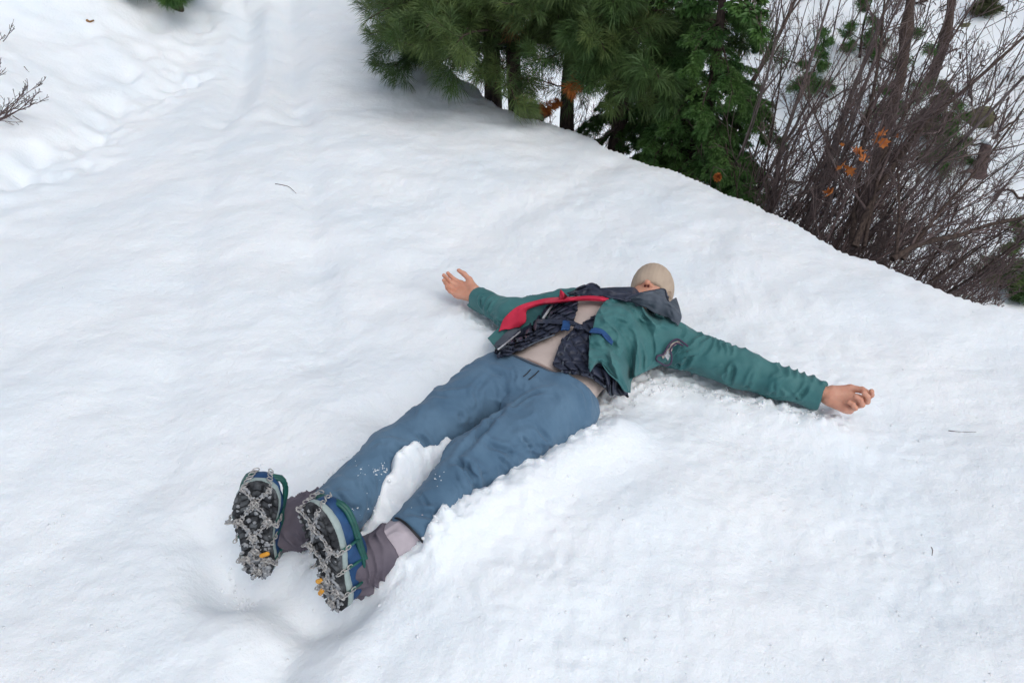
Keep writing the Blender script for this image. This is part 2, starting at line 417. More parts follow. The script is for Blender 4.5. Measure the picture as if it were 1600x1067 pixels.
def axis(a, b, h, lo, hi, gr, near, mx=.024):
    mid = list(np.arange(a, b, h)); L = []; R = []
    x = a; s_ = h
    while x > lo:
        s_ = min(s_*gr, mx) if x > near[0] else s_*1.07
        x -= s_; L.append(x)
    x = mid[-1]; s_ = h
    while x < hi:
        s_ = min(s_*gr, mx) if x < near[1] else s_*1.07
        x += s_; R.append(x)
    return np.array(L[::-1]+mid+R)
def build_ground():
    xs = axis(-.76, 1.10, .0075, -160, 160, 1.04, (-3.2, 3.0)); ys = axis(.98, 2.15, .0075, -60, 220, 1.04, (.4, 6.8))
    Xg, Yg = np.meshgrid(xs, ys, indexing='ij')
    Z = ground_h(Xg, Yg)
    nx, ny = Xg.shape
    i = np.arange(nx-1)[:, None]*ny+np.arange(ny-1)[None, :]
    Q = np.stack([i, i+ny, i+ny+1, i+1], -1).reshape(-1, 4)
    o = mesh_obj('snow_ground', np.stack([Xg, Yg, Z], -1).reshape(-1, 3), Q, M['snow'])
    o['kind'] = 'structure'
    print('ground verts', nx*ny)
build_ground()
def gz(x, y): return float(ground_h(np.array([x]), np.array([y]))[0])

# ------------------------------------------------------------------ the person
pl = P(860, 640, 0)
person = thing('person', (float(pl[0]), float(pl[1]), 0.0), 'person lying face up in the snow, arms spread, green jacket, blue trousers, chained boots', 'person')

def folds(V, n, axes, amp, freq, seed, sharp=1.0):
    """cloth folds running round the limbs; axes: list of (a,b)"""
    best = np.full(len(V), 1e9); tt = np.zeros(len(V)); ang = np.zeros(len(V)); off = 0
    for a, b in axes:
        a = np.asarray(a); b = np.asarray(b); ab = b-a; L = np.linalg.norm(ab); u = ab/L
        s_ = np.clip((V-a)@u, 0, L); r = V-a-s_[:, None]*u; d = np.linalg.norm(r, axis=1)
        side = np.cross(u, [0, 0, 1.0]); al = np.arctan2(r[:, 2], r@side)
        m = d < best; best = np.where(m, d, best); tt = np.where(m, s_+off, tt); ang = np.where(m, al, ang); off += L
    wv = fbm(tt*7+seed, ang*.9, 0, 2, seed+3)
    ph = tt*freq+ang*.9*np.sin(tt*11+seed)+wv*4.5+1.3*np.sin(ang+tt*17)
    rid = 1-np.abs(np.sin(ph))**(.9*sharp)
    mod = smooth(-.25, .75, fbm(tt*11, ang*1.3, 2.0, 2, seed+9))*1.25
    return V+n*(amp*rid*mod+amp*.5*fbm(V[:, 0]*22, V[:, 1]*22, V[:, 2]*22, 2, seed+20))[:, None]

def creases(V, n, lines, drape=None):
    """explicit creases: pixel polylines (p0,p1,width m,depth m) looked up on the surface seen from above"""
    for pts, wd, dp in lines:
        pts = np.asarray(pts, float)
        a3 = march(pts[:, 0], pts[:, 1], np.zeros(len(pts)))
        c = catmull(a3, 4*len(pts)); best = np.full(len(V), 1e9); tt = np.zeros(len(V))
        for k in range(len(c)-1):
            a = c[k]; ab = c[k+1]-a; t = np.clip(((V-a)@ab)/(ab@ab+1e-12), 0, 1)
            d = np.linalg.norm(V-a-t[:, None]*ab, axis=1); m = d < best
            best = np.where(m, d, best); tt = np.where(m, (k+t)/(len(c)-1), tt)
        env = np.sin(np.clip(tt, .02, .98)*math.pi)**.6
        V = V-n*(dp*env*(np.exp(-(best/wd)**2)-.75*np.exp(-((best-wd*2.0)/(wd*1.1))**2)))[:, None]
    return V
def march(px, py, off, fn=drape_d, steps=70):
    px = np.asarray(px, float).ravel(); py = np.asarray(py, float).ravel(); off = np.asarray(off, float).ravel()
    d = ray(px, py); d /= np.linalg.norm(d, axis=1)[:, None]
    t = np.full(len(px), 1.2)
    for i in range(steps):
        X = CAMP+d*t[:, None]; s_ = fn(X)-off; t = t+np.clip(s_*.75, -.05, .3)
    return CAMP+d*t[:, None]

# trousers -----------------------------------------------------------
v = Vol((-.66, 1.12, -.06), (.40, 2.06, .27), .0042)
v.cap(hipR, kneR, .098, .070, .03); v.cap(kneR, hemR, .070, .074, .03)
v2 = Vol((-.66, 1.12, -.06), (.40, 2.06, .27), .0042)
v2.cap(hipL, kneL, .102, .074, .03); v2.cap(kneL, hemL, .074, .064, .03)
v.A = smin(v.A, v2.A, .012)
v.add(lambda X: torso_d(X, .006), (-.25, 1.5, -.06), (.40, 2.06, .27), .045)
v.cut(lambda X: (X-TO)@TA-.036-1.4*((X-TO)@TR)**2, .006)               # waist line
hR = nrm(kneR-hemR); hL = nrm(kneL-hemL)
v.cut(lambda X: np.where(seg_d(X, kneR, hemR, 0, 0) < .115, -((X-hemR)@hR)-.012, -1.0), .005)
v.cut(lambda X: np.where(seg_d(X, kneL, hemL, 0, 0) < .110, -((X-hemL)@hL)-.006, -1.0), .005)
V, t, q = v.poly(); n = normals(V, t, q)
V = folds(V, n, [(hipR, kneR), (kneR, hemR), (hipL, kneL), (kneL, hemL)], .0062, 34, 5)
n = normals(V, t, q); A_ = V@TA; B_ = V@TR
V = V+n*(.0026*(1-np.abs(fbm(A_*30+B_*9, B_*12-A_*4, V[:, 2]*14, 3, 91)))**3)[:, None]
cre = [([(758, 575), (785, 592), (793, 632)], .010, .007), ([(800, 640), (822, 622), (865, 612)], .007, .009), ([(895, 600), (912, 618), (918, 640)], .008, .006),
       ([(600, 700), (625, 705), (650, 725)], .008, .010), ([(650, 680), (665, 690), (672, 705)], .007, .010), ([(585, 695), (620, 695), (640, 712)], .007, .009),
       ([(715, 720), (735, 745), (745, 775)], .009, .012), ([(700, 725), (730, 728), (760, 745)], .008, .009), ([(745, 690), (790, 705), (830, 725)], .008, .008),
       ([(520, 765), (540, 790), (560, 800)], .009, .010), ([(505, 770), (520, 795), (520, 815)], .007, .009), ([(640, 800), (670, 805), (700, 800)], .008, .010),
       ([(790, 640), (750, 680), (715, 720)], .010, .012), ([(830, 660), (850, 680), (860, 700)], .007, .006),
       ([(690, 640), (720, 650), (740, 680)], .008, .006), ([(765, 585), (745, 610), (745, 640)], .009, .006)]
cre += [([(560, 742), (572, 770), (575, 795)], .005, .006), ([(600, 706), (612, 722), (612, 740)], .005, .008), ([(628, 690), (640, 702), (642, 722)], .005, .007), ([(708, 742), (722, 760), (724, 785)], .005, .007),
       ([(760, 700), (785, 720), (800, 738)], .005, .006), ([(800, 668), (822, 690), (832, 708)], .0045, .006), ([(735, 655), (760, 662), (785, 655)], .005, .006), ([(860, 602), (878, 622), (880, 640)], .005, .005),
       ([(655, 770), (668, 790), (672, 812)], .005, .007), ([(500, 780), (512, 800), (508, 820)], .005, .007), ([(800, 575), (806, 590), (802, 606)], .005, .005)]
V = creases(V, n, cre)
trousers = mesh_obj('trousers', V, [t, q], M['trouser'], person)
mb = MB()
for (a, b) in (((829, 577), (818, 588)), ((842, 579), (826, 593))):
    pp = catmull(np.array([a, ((a[0]+b[0])/2+1, (a[1]+b[1])/2), b], float), 8)
    mb.tube(march(pp[:, 0], pp[:, 1], np.full(8, .010)), .0017, 6)
mb.build('drawcord', M['black'], trousers)
# waist seam
ls = np.linspace(-.168, .176, 46); wpt = []
for l in ls:
    sv = .036+1.4*l*l-.004; W_ = np.interp(sv, TS, TW)+.010; D_ = np.interp(sv, TS, TD)+.010
    wpt.append(TO+TA*sv+TR*l+np.array([0, 0, np.interp(sv, TS, TC)+D_*math.sqrt(max(0, 1-(l/W_)**2))]))
mb = MB(); mb.tube(np.array(wpt), .0034, 6); mb.build('waistband', M['slate'], trousers)

# shirt --------------------------------------------------------------
v = Vol((-.2, 1.6, -.03), (.62, 2.46, .26), .005)
v.add(lambda X: torso_d(X, .001), v.lo, v.lo+v.n*v.h, .01)
v.cap(shL, shL+(elL-shL)*.6, .055, .045, .04); v.cap(shR, shR+(elR-shR)*.6, .055, .045, .04)
v.cut(lambda X: .06-((X-TO)@TA), .005)
V, t, q = v.poly(); n = normals(V, t, q)
s_ = (V-TO)@TA; l_ = (V-TO)@TR
V = V+n*(.0060*(1-np.abs(np.sin(s_*60+3*fbm(s_*8, l_*8, 0, 2, 60))))*smooth(-.3, .6, fbm(s_*9, l_*9, 0, 2, 61)))[:, None]
mesh_obj('shirt', V, [t, q], M['shirt'], person)

# body: head, neck, torso, limbs as one skin -------------------------
HC = Pd(1018, 457, 2.80)                # head centre
HA = nrm([.22, .86, .46])               # chin-to-crown
HF = nrm(np.array([-.27, -.30, .90])-HA*np.dot([-.27, -.30, .90], HA))    # where the face looks
HX = np.cross(HA, HF)
HR = np.stack([HX, HA, HF], 1)
HS = .93
def hp(x, y, z): return HC+(HX*x+HA*y+HF*z)*HS
nk = TO+TA*.60+np.array([0, 0, .115])
def head_vol(v):
    v.ell(hp(0, .024, -.014), (.069, .084, .082), .02, HR)
    v.ell(hp(0, -.035, .018), (.056, .075, .066), .03, HR)
    v.ell(hp(0, -.092, .055), (.024, .018, .018), .022, HR)      # chin
    v.ell(hp(0, -.058, .076), (.024, .014, .012), .012, HR)      # mouth
    v.cap(hp(0, .012, .078), hp(0, -.022, .102), .009, .012, .012)  # nose
    for s_ in (-1, 1):
        v.ell(hp(s_*.012, -.026, .091), (.008, .009, .008), .006, HR)
        v.ell(hp(s_*.032, -.008, .066), (.020, .020, .016), .02, HR)   # cheek
        v.ell(hp(s_*.074, -.012, .0), (.008, .028, .018), .008, HR)    # ear
        v.cut_ell(hp(s_*.030, .016, .084), .011, .012)                 # eye socket
        v.ell(hp(s_*.030, .016, .070), (.012, .012, .012), .004, HR)   # eyeball
        v.cut_ell(hp(s_*.0065, -.034, .101), .0042, .003)
heelL = P(524, 953, -.005); toeL = P(484, 786, .268); heelR = P(404, 902, -.005); toeR = P(394, 758, .268)
NL = (-.52, -.85, 0); NR = (-.02, -1.0, 0)
def bframe(heel, toe, nout):
    yl = nrm(toe-heel); z_ = -np.array(nout, float); zl = nrm(z_-yl*np.dot(z_, yl)); return np.cross(yl, zl), yl, zl
WRa = heelR+bframe(heelR, toeR, NR)[1]*.055+bframe(heelR, toeR, NR)[2]*.10; WLa = heelL+bframe(heelL, toeL, NL)[1]*.055+bframe(heelL, toeL, NL)[2]*.10
v = Vol((-.70, 1.08, -.04), (.70, 2.62, .30), .0065)
v.add(lambda X: torso_d(X, -.012), (-.3, 1.6, -.04), (.66, 2.5, .28), .02)
for a, b, ra, rb in ((hipR, kneR, .08, .052), (kneR, hemR, .052, .04), (hipL, kneL, .082, .054), (kneL, hemL, .054, .034),
                     (hemR, WRa, .038, .030), (hemL, WLa, .034, .030)):
    v.cap(a, b, ra, rb, .02)
v.cap(nk-TA*.05, hp(0, -.03, -.02), .055, .050, .03)
v.cap(shL, elL, .045, .036, .03); v.cap(shR, elR, .045, .036, .03)
V1, t1, q1 = v.poly()
lo = HC-.2; v = Vol(lo, HC+.2, .0028)
head_vol(v); v.cap(nk, hp(0, -.03, -.02), .055, .050, .03)
V2, t2, q2 = v.poly()

def hand(W, X, Y, Z, curl, thumb, spread, sc=1.0):
    """fine hand in a local frame: x to the fingertips, y to the thumb, z out of the palm"""
    v = Vol((-.10, -.075, -.05), (.21, .10, .10), .0021)
    v.cap((-.09, 0, 0), (.0, 0, 0), .029, .026, .012)
    for y, L in ((.031, .086), (.010, .090), (-.011, .086), (-.030, .078)):
        v.cap((.005, y*.55, 0), (L, y, 0), .0165, .0125, .012)
    v.cap((.012, .020, .006), (.050, .040, .010), .020, .014, .014)
    v.cap((.015, -.022, .006), (.065, -.032, .004), .017, .012, .012)
    FL = (.074, .082, .076, .060)
    for i, (y, L, r) in enumerate(((.031, .086, .0098), (.010, .090, .0102), (-.011, .086, .0096), (-.030, .078, .0086))):
        p = np.array([L, y, 0.0]); a = 0; sp = math.radians(spread[i])
        for j, f in enumerate((.46, .30, .24)):
            a += math.radians(curl[i][j])
            d = np.array([math.cos(a)*math.cos(sp), math.cos(a)*math.sin(sp), math.sin(a)])
            e = p+d*FL[i]*f; v.cap(p, e, r*(1.0-.07*j), r*(.96-.07*j), .0035 if j else .006); p = e
    p = np.array([.022, .028, .004])
    for i, (d, L, r0, r1) in enumerate(thumb):
        e = p+nrm(d)*L; v.cap(p, e, r0, r1, .006); p = e
    V, t, q = v.poly(); V = V*sc
    V += (normals(V, t, q))*(.0006*vnoise(V[:, 0]*260, V[:, 1]*260, V[:, 2]*260, 5))[:, None]
    Wd = W+V[:, :1]*X+V[:, 1:2]*Y+V[:, 2:3]*Z
    if np.dot(np.cross(X, Y), Z) < 0: t = t[:, ::-1]; q = q[:, ::-1]
    return Wd, t, q
def frame(x, zhint):
    x = nrm(x); z = nrm(np.array(zhint)-x*np.dot(zhint, x)); return x, z
# left hand (right side of the picture): palm up, fingers curled back over the palm
xL, zL = frame([.86, -.56, .00], [.05, -.35, .93]); yL = np.cross(zL, xL)
H1 = hand(wrL+xL*.015+np.array([0, 0, .012]), xL, yL, zL, [(26, 46, 28), (40, 60, 34), (50, 66, 38), (56, 68, 40)],
          [((.84, .52, .26), .042, .0165, .0125), ((1, .10, .14), .036, .0118, .0105), ((1, -.20, .05), .030, .0102, .0085)], (2, 0, -1, -2), .95)
# right hand (left side of the picture): palm up, fingers together and lifted, thumb apart
xR, zR = frame([-.80, .46, .02], [.12, -.50, .86]); yR = np.cross(xR, zR)
H2 = hand(wrR+xR*.005+np.array([0, 0, .015]), xR, yR, zR, [(20, 26, 18), (24, 30, 20), (26, 32, 22), (30, 34, 24)],
          [((.80, .62, .30), .040, .0165, .0125), ((.92, .34, .36), .034, .0118, .0105), ((.98, .10, .36), .028, .0102, .0085)], (1, 0, -1, -2), .93)
mb = MB()
for A in ((V1, t1, q1), (V2, t2, q2), H1, H2): mb.add(A[0], A[1], A[2])
body = mb.build('body', M['skin'], person)

# cap pulled down over the eyes --------------------------------------
v = Vol(HC-.2, HC+.2, .003)
v.ell(hp(.011, .026, -.010), (.070, .090, .094), .02, HR); v.ell(hp(-.011, .026, -.010), (.070, .090, .094), .02, HR)
v.ell(hp(0, -.022, .014), (.069, .080, .075), .03, HR)
v.cap(hp(-.020, .004, .068), hp(.020, .004, .068), .024, .024, .03)
edge = lambda X: -(((X-HC)@HA)+.020+.30*(.085-(X-HC)@HF))
v.cut(edge, .006)
an_ = np.linspace(0, 2*math.pi, 2)
V, t, q = v.poly(); n = normals(V, t, q); lx = (V-HC)@HX
V = V+n*(.0003*np.sin(lx*430))[:, None]
cap = mesh_obj('knit_cap', V, [t, q], M['cap'], person)
# strands of hair below the cap on the right
mb = MB()
for i in range(22):
    x0 = 1036+i*.62; a = Pd(x0-2, 453, 2.775); b = Pd(x0+.3, 460, 2.71); c = Pd(x0+random.uniform(-1.5, 1), 466+random.uniform(0, 8)*math.sin(i*.14), 2.685)
    mb.tube(catmull([a, b, c], 9), np.linspace(.0036, .0009, 9), 5)
mb.build('hair', M['cap'], person)
mb = MB()
for s_ in (-1, 1):
    mb.tube([hp(s_*.0065, -.0325, .0985), hp(s_*.007, -.0360, .1005)], .0040, 8)
mb.build('nostril', M['dark_skin'], body)
mb = MB(); mp_ = catmull([hp(-.022, -.058, .083), hp(-.010, -.056, .0885), hp(0, -.0575, .0895), (hp(.010, -.056, .0885)), hp(.022, -.058, .083)], 16)
mb.tube(mp_, .0020, 6); mb.build('mouth', M['dark_skin'], body)

# cloth panels draped over the body ----------------------------------
def zz(L): return [(740+x/4.103, 400+y/4.103) for x, y in L]
def panel(name, rows, mat, parent, off, amp=.003, freq=18, seed=1, nu=60, nv=40, thick=.004, lifts=None, quilt=0, px=True, fold_dir=0, mats=None):
    G = np.array(rows, float)                                  # (r,c,2) pixels
    r, c = G.shape[:2]
    G = catmull(G.reshape(r, -1), nu).reshape(nu, c, 2); G = catmull(G.transpose(1, 0, 2).reshape(c, -1), nv).reshape(nv, nu, 2).transpose(1, 0, 2)
    uu, vv = np.meshgrid(np.linspace(0, 1, nu), np.linspace(0, 1, nv), indexing='ij')
    Lf = np.zeros((nu, nv))
    if lifts is not None:
        Lm = np.array(lifts, float); Lf = catmull(Lm, nu); Lf = catmull(Lf.T, nv).T
    G = G+np.stack([1.2*vnoise(uu*7, vv*5, 0, seed+2), 1.2*vnoise(uu*7, vv*5, 3, seed+3)], -1)
    P0 = march(G[..., 0], G[..., 1], (off+Lf).ravel()).reshape(nu, nv, 3)
    # fold relief measured in metres on the surface
    A = P0@np.array([TA[0], TA[1], 0]); B = P0@TR
    if fold_dir == 0: ph = (A*.45+B)*freq*2.2
    elif fold_dir == 1: ph = (A-B*.3)*freq*2.2
    else: ph = (A+B)*freq*2.0
    wv = fbm(A*9, B*9, 0, 3, seed)
    f = (1-np.abs(np.sin(ph+2.6*wv)))**1.4*smooth(-.5, .6, fbm(A*7, B*7, 1, 2, seed+5))+.6*fbm(A*26, B*26, 0, 2, seed+7)
    if quilt:
        w2 = .55*fbm(A*16, B*16, 0, 2, seed+8)
        g1 = np.abs(np.sin((A+B*.6)*math.pi/.046+w2)); g2 = np.abs(np.sin((A*.6-B)*math.pi/.046-w2))
        f = f*.6+quilt*np.minimum(g1, g2)**.45
    P1 = march(G[..., 0], G[..., 1], (off+Lf+amp*f).ravel()).reshape(nu, nv, 3)
    du = np.gradient(P1, axis=0); dv = np.gradient(P1, axis=1); nn = np.cross(du, dv); nn /= np.linalg.norm(nn, axis=-1)[..., None]+1e-9
    s0 = np.sign(np.mean(nn[..., 2])); nn = nn*(s0 if s0 else 1)
    top = P1.reshape(-1, 3); bot = (P1-nn*thick).reshape(-1, 3); K = nu*nv
    i = np.arange(nu-1)[:, None]*nv+np.arange(nv-1)[None, :]
    Q = np.stack([i, i+nv, i+nv+1, i+1], -1).reshape(-1, 4)
    rim = np.concatenate([np.arange(nv), np.arange(1, nu)*nv+nv-1, (nu-1)*nv+np.arange(nv-2, -1, -1), np.arange(nu-2, 0, -1)*nv])
    r2 = np.roll(rim, -1); R = np.stack([rim, r2, r2+K, rim+K], -1)
    Qa = np.concatenate([Q, Q[:, ::-1]+K, R])
    if s0 < 0: Qa = Qa[:, ::-1]
    return mesh_obj(name, np.concatenate([top, bot]), Qa, mat, parent)

# quilted vest: far panel and near panel
vest_far = panel('vest_panel', [zz([(560, 245), (620, 265), (668, 288)]), zz([(470, 320), (560, 340), (652, 370)]), zz([(390, 420), (500, 425), (622, 440)]),
      zz([(285, 485), (370, 500), (455, 520)]), zz([(190, 560), (240, 580), (290, 602)]), zz([(140, 610), (150, 628), (158, 645)])],
      M['navy'], person, .010, .004, 18, 11, 80, 40, .006, quilt=4.5)
vest_near = panel('vest_panel', [zz([(770, 385), (830, 380), (900, 400)]), zz([(700, 440), (770, 450), (900, 480)]), zz([(630, 480), (740, 500), (900, 560)]), zz([(555, 560), (700, 590), (900, 650)]),
      zz([(512, 690), (680, 690), (900, 740)]), zz([(575, 738), (700, 745), (930, 800)]), zz([(718, 762), (825, 790), (960, 850)]), zz([(815, 812), (885, 840), (985, 875)]), zz([(880, 885), (935, 895), (990, 900)])],
      M['navy'], person, .010, .004, 18, 12, 90, 50, .006, quilt=4.5)
# hem facing of the near vest
panel('hem_facing', [zz([(835, 835), (880, 820)]), zz([(860, 865), (930, 850)]), zz([(880, 895), (965, 880)])], M['slate'], vest_near, .022, .002, 18, 13, 20, 14, .003)

jacket = panel('jacket', [zz([(880, 252), (960, 278), (1060, 318), (1190, 372), (1330, 470)]), zz([(802, 345), (900, 375), (1040, 420), (1180, 480), (1330, 560)]),
      zz([(772, 430), (880, 480), (1000, 530), (1120, 590), (1260, 660)]), zz([(752, 505), (850, 570), (960, 640), (1050, 700), (1110, 740)]),
      zz([(746, 600), (850, 640), (940, 700), (1010, 750), (1060, 765)]), zz([(742, 735), (800, 668), (890, 745), (970, 800), (1020, 790)]), zz([(765, 700), (832, 692), (908, 790), (975, 868), (1008, 872)])],
      M['green'], person, .022, .019, 13, 21, 120, 100, .003, lifts=[[.0, .0, 0, 0, .0], [.012, .01, .0, 0, 0], [.012, .015, .01, .0, 0], [.02, .02, .012, 0, 0], [.025, .03, .02, .0, .0], [.02, .03, .025, .01, .0], [.0, .01, .02, .02, .0]])
# far front of the jacket thrown open: green shell, red lining
panel('jacket_front', [zz([(560, 262), (600, 275), (650, 300)]), zz([(420, 290), (470, 310), (530, 325)]), zz([(300, 330), (380, 370), (450, 410)]),
      zz([(190, 430), (250, 450), (310, 478)]), zz([(92, 522), (120, 560), (150, 605)])], M['green'], jacket, .016, .006, 18, 23, 70, 34, .003)
panel('facing', [zz([(235, 462), (300, 462)]), zz([(190, 505), (290, 490)]), zz([(130, 575), (155, 605)])], M['slate'], jacket, .022, .003, 18, 24, 30, 14, .003)
lining = panel('lining', [zz([(880, 258), (862, 275), (835, 292)]), zz([(730, 252), (730, 268), (730, 284)]), zz([(590, 262), (590, 282), (592, 300)]), zz([(430, 278), (435, 300), (440, 320)]),
      zz([(290, 318), (320, 340), (345, 352)]), zz([(205, 395), (270, 405), (338, 415)]), zz([(158, 482), (220, 470), (300, 455)])], M['red'], jacket, .026, .006, 18, 25, 110, 20, .004,
      lifts=[[.0, .01, .0], [.0, .012, .0], [.0, .02, .0], [.012, .018, .0], [.01, .02, .01], [0, .012, .012], [0, .004, .0]])
a = zz([(555, 215), (600, 255), (585, 300), (560, 290)])
mb = MB(); tip = P(a[0][0], a[0][1], .27)
b0 = march([p[0] for p in a[1:]], [p[1] for p in a[1:]], [.03]*3)
b1 = march([740+545/4.103], [400+285/4.103], [.03])[0]
mb.add([tip, b0[0], b0[1], b0[2], b1, tip+np.array([.004, .004, -.004])], [(0, 1, 2), (0, 2, 3), (0, 3, 4), (5, 2, 1), (5, 4, 2), (0, 4, 5), (0, 5, 1)])
mb.build('lining_flap', M['red'], lining, smooth_=False)
def cord(name, pts, off, r, mat, parent, sides=6, n_=None):
    pts = catmull(np.array(zz(pts)), n_ or 8*len(pts)); mb = MB()
    mb.tube(march(pts[:, 0], pts[:, 1], np.full(len(pts), off)), r, sides); return mb.build(name, mat, parent)
cord('zip', [(155, 600), (220, 550), (300, 485)], .028, .0030, M['zip'], jacket)
cord('zip', [(445, 400), (480, 350), (505, 318)], .026, .0045, M['zip'], jacket)
cord('zip', [(158, 635), (195, 585), (250, 585), (290, 605), (400, 552), (520, 505)], .021, .0026, M['slate'], vest_far)
cord('zip', [(640, 480), (590, 570), (570, 700), (565, 745)], .021, .0022, M['slate'], vest_near)
cord('hem_binding', [(575, 741), (712, 764), (810, 812), (876, 880)], .018, .0030, M['slate'], vest_near)
cord('jacket_edge', [(745, 510), (745, 620), (743, 725), (800, 672), (870, 755), (960, 830), (1000, 868)], .040, .0022, M['green'], jacket)
# collar behind the neck (far side) and the big slate collar on the near side
panel('collar', [zz([(600, 240), (625, 256)]), zz([(690, 195), (720, 250)]), zz([(760, 170), (790, 255)]), zz([(815, 205), (840, 258)]), zz([(930, 203), (920, 275)]), zz([(1020, 205), (980, 285)]), zz([(1065, 240), (1010, 280)])],
      M['navy'], person, .020, .010, 20, 31, 70, 24, .006, lifts=[[.0, .0], [.03, .01], [.045, .015], [.03, .02], [.035, .02], [.03, .02], [.0, .02]])
collar = panel('collar', [zz([(965, 276), (1000, 292), (1040, 312)]), zz([(1040, 246), (1080, 290), (1120, 345)]), zz([(1150, 222), (1170, 290), (1190, 375)]), zz([(1222, 214), (1240, 310), (1250, 400)]),
      zz([(1262, 270), (1280, 340), (1280, 425)]), zz([(1300, 262), (1330, 380), (1312, 442)])],
      M['slate'], person, .030, .009, 22, 33, 80, 40, .006, lifts=[[.0, .0, .0], [.035, .025, .005], [.055, .04, .005], [.05, .04, .005], [.02, .03, .005], [.0, .01, .0]])
cord('collar_edge', [(965, 276), (1040, 246), (1150, 222), (1222, 214), (1238, 255), (1248, 288)], .075, .003, M['navy'], collar)
# sternum strap
strap = panel('chest_strap', [zz([(400, 408), (400, 425)]), zz([(570, 405), (570, 432)]), zz([(660, 425), (655, 448)]), zz([(760, 470), (752, 492)]), zz([(850, 505), (830, 545)])], M['navy'], person, .030, .003, 30, 41, 50, 6, .003)
bk = panel('buckle', [zz([(568, 412), (562, 470)]), zz([(618, 416), (612, 468)])], M['blue'], strap, .038, .001, 30, 42, 12, 12, .006)
panel('buckle', [zz([(640, 424), (650, 458)]), zz([(690, 436), (700, 470)])], M['navy'], strap, .040, .003, 60, 43, 12, 12, .008)
panel('webbing', [zz([(752, 462), (746, 486)]), zz([(800, 462), (794, 492)]), zz([(838, 478), (826, 512)]), zz([(866, 512), (850, 538)]), zz([(900, 548), (888, 566)])], M['blue'], strap, .056, .003, 30, 44, 30, 10, .004)

# sleeves -------------------------------------------------------------
def sleeve(axes, radii, lo, hi, amp, freq, seed, cut_at, cut_dir, name='sleeve', mat=None, k=.03, h=.004, extra=None, cre=None, parent=None):
    v = Vol(lo, hi, h)
    for (a, b), (ra, rb) in zip(axes, radii): v.cap(a, b, ra, rb, k)
    if extra: extra(v)
    if cut_at is not None: v.cut(lambda X: np.where(np.linalg.norm(X-cut_at, axis=-1) < .14, (X-cut_at)@cut_dir, -1.0), .004)
    V, t, q = v.poly(); n = normals(V, t, q)
    V = folds(V, n, axes, amp, freq, seed, .8)
    if cre: V = creases(V, normals(V, t, q), cre)
    return mesh_obj(name, V, [t, q], mat or M['green'], parent or jacket)
mL = (shL+elL)/2
sleeve([(shL+np.array([-.05, .04, 0]), shL), (shL, elL), (elL, wrL)], [(.075, .078), (.076, .060), (.060, .046)], (.38, 1.70, -.04), (1.10, 2.24, .22), .0085, 78, 71, wrL, nrm(wrL-elL),
       cre=[([(1065, 545), (1062, 565), (1050, 590)], .007, .012), ([(1100, 535), (1075, 560), (1060, 590)], .008, .012), ([(1150, 545), (1146, 575), (1140, 600)], .007, .012), ([(1180, 565), (1172, 590), (1165, 608)], .006, .010),
            ([(1222, 583), (1210, 600), (1206, 620)], .006, .010), ([(1262, 597), (1258, 610), (1240, 628)], .006, .010)])
sleeve([(shR, elR), (elR, wrR)], [(.066, .056), (.056, .045)], (-.24, 2.2, -.04), (.36, 2.56, .2), .0075, 82, 77, wrR, nrm(wrR-elR),
       cre=[([(756, 462), (752, 470), (754, 482)], .005, .009), ([(772, 466), (764, 478), (760, 490)], .006, .009)])
# slate cuffs and the underside stripe
mb = MB(); c = wrL-nrm(wrL-elL)*.004
# underarm zip opening on the near sleeve
cord('pit_zip', [(1170, 665), (1180, 640), (1215, 630), (1245, 580), (1275, 545), (1310, 535), (1350, 560), (1375, 580)], .040, .0034, M['darkin'], jacket)
cord('pit_zip', [(1172, 668), (1225, 700), (1262, 690), (1270, 640), (1262, 600), (1300, 560), (1345, 575)], .040, .0030, M['darkin'], jacket)
panel('pit_lining', [zz([(1205, 640), (1215, 655)]), zz([(1245, 600), (1258, 620)]), zz([(1275, 555), (1290, 575)]), zz([(1320, 540), (1325, 560)])], M['shirt'], jacket, .036, .001, 30, 51, 24, 10, .003)
panel('pit_lining', [zz([(1222, 640), (1250, 672)]), zz([(1250, 600), (1258, 640)])], M['zip'], jacket, .038, .001, 30, 52, 12, 10, .003)

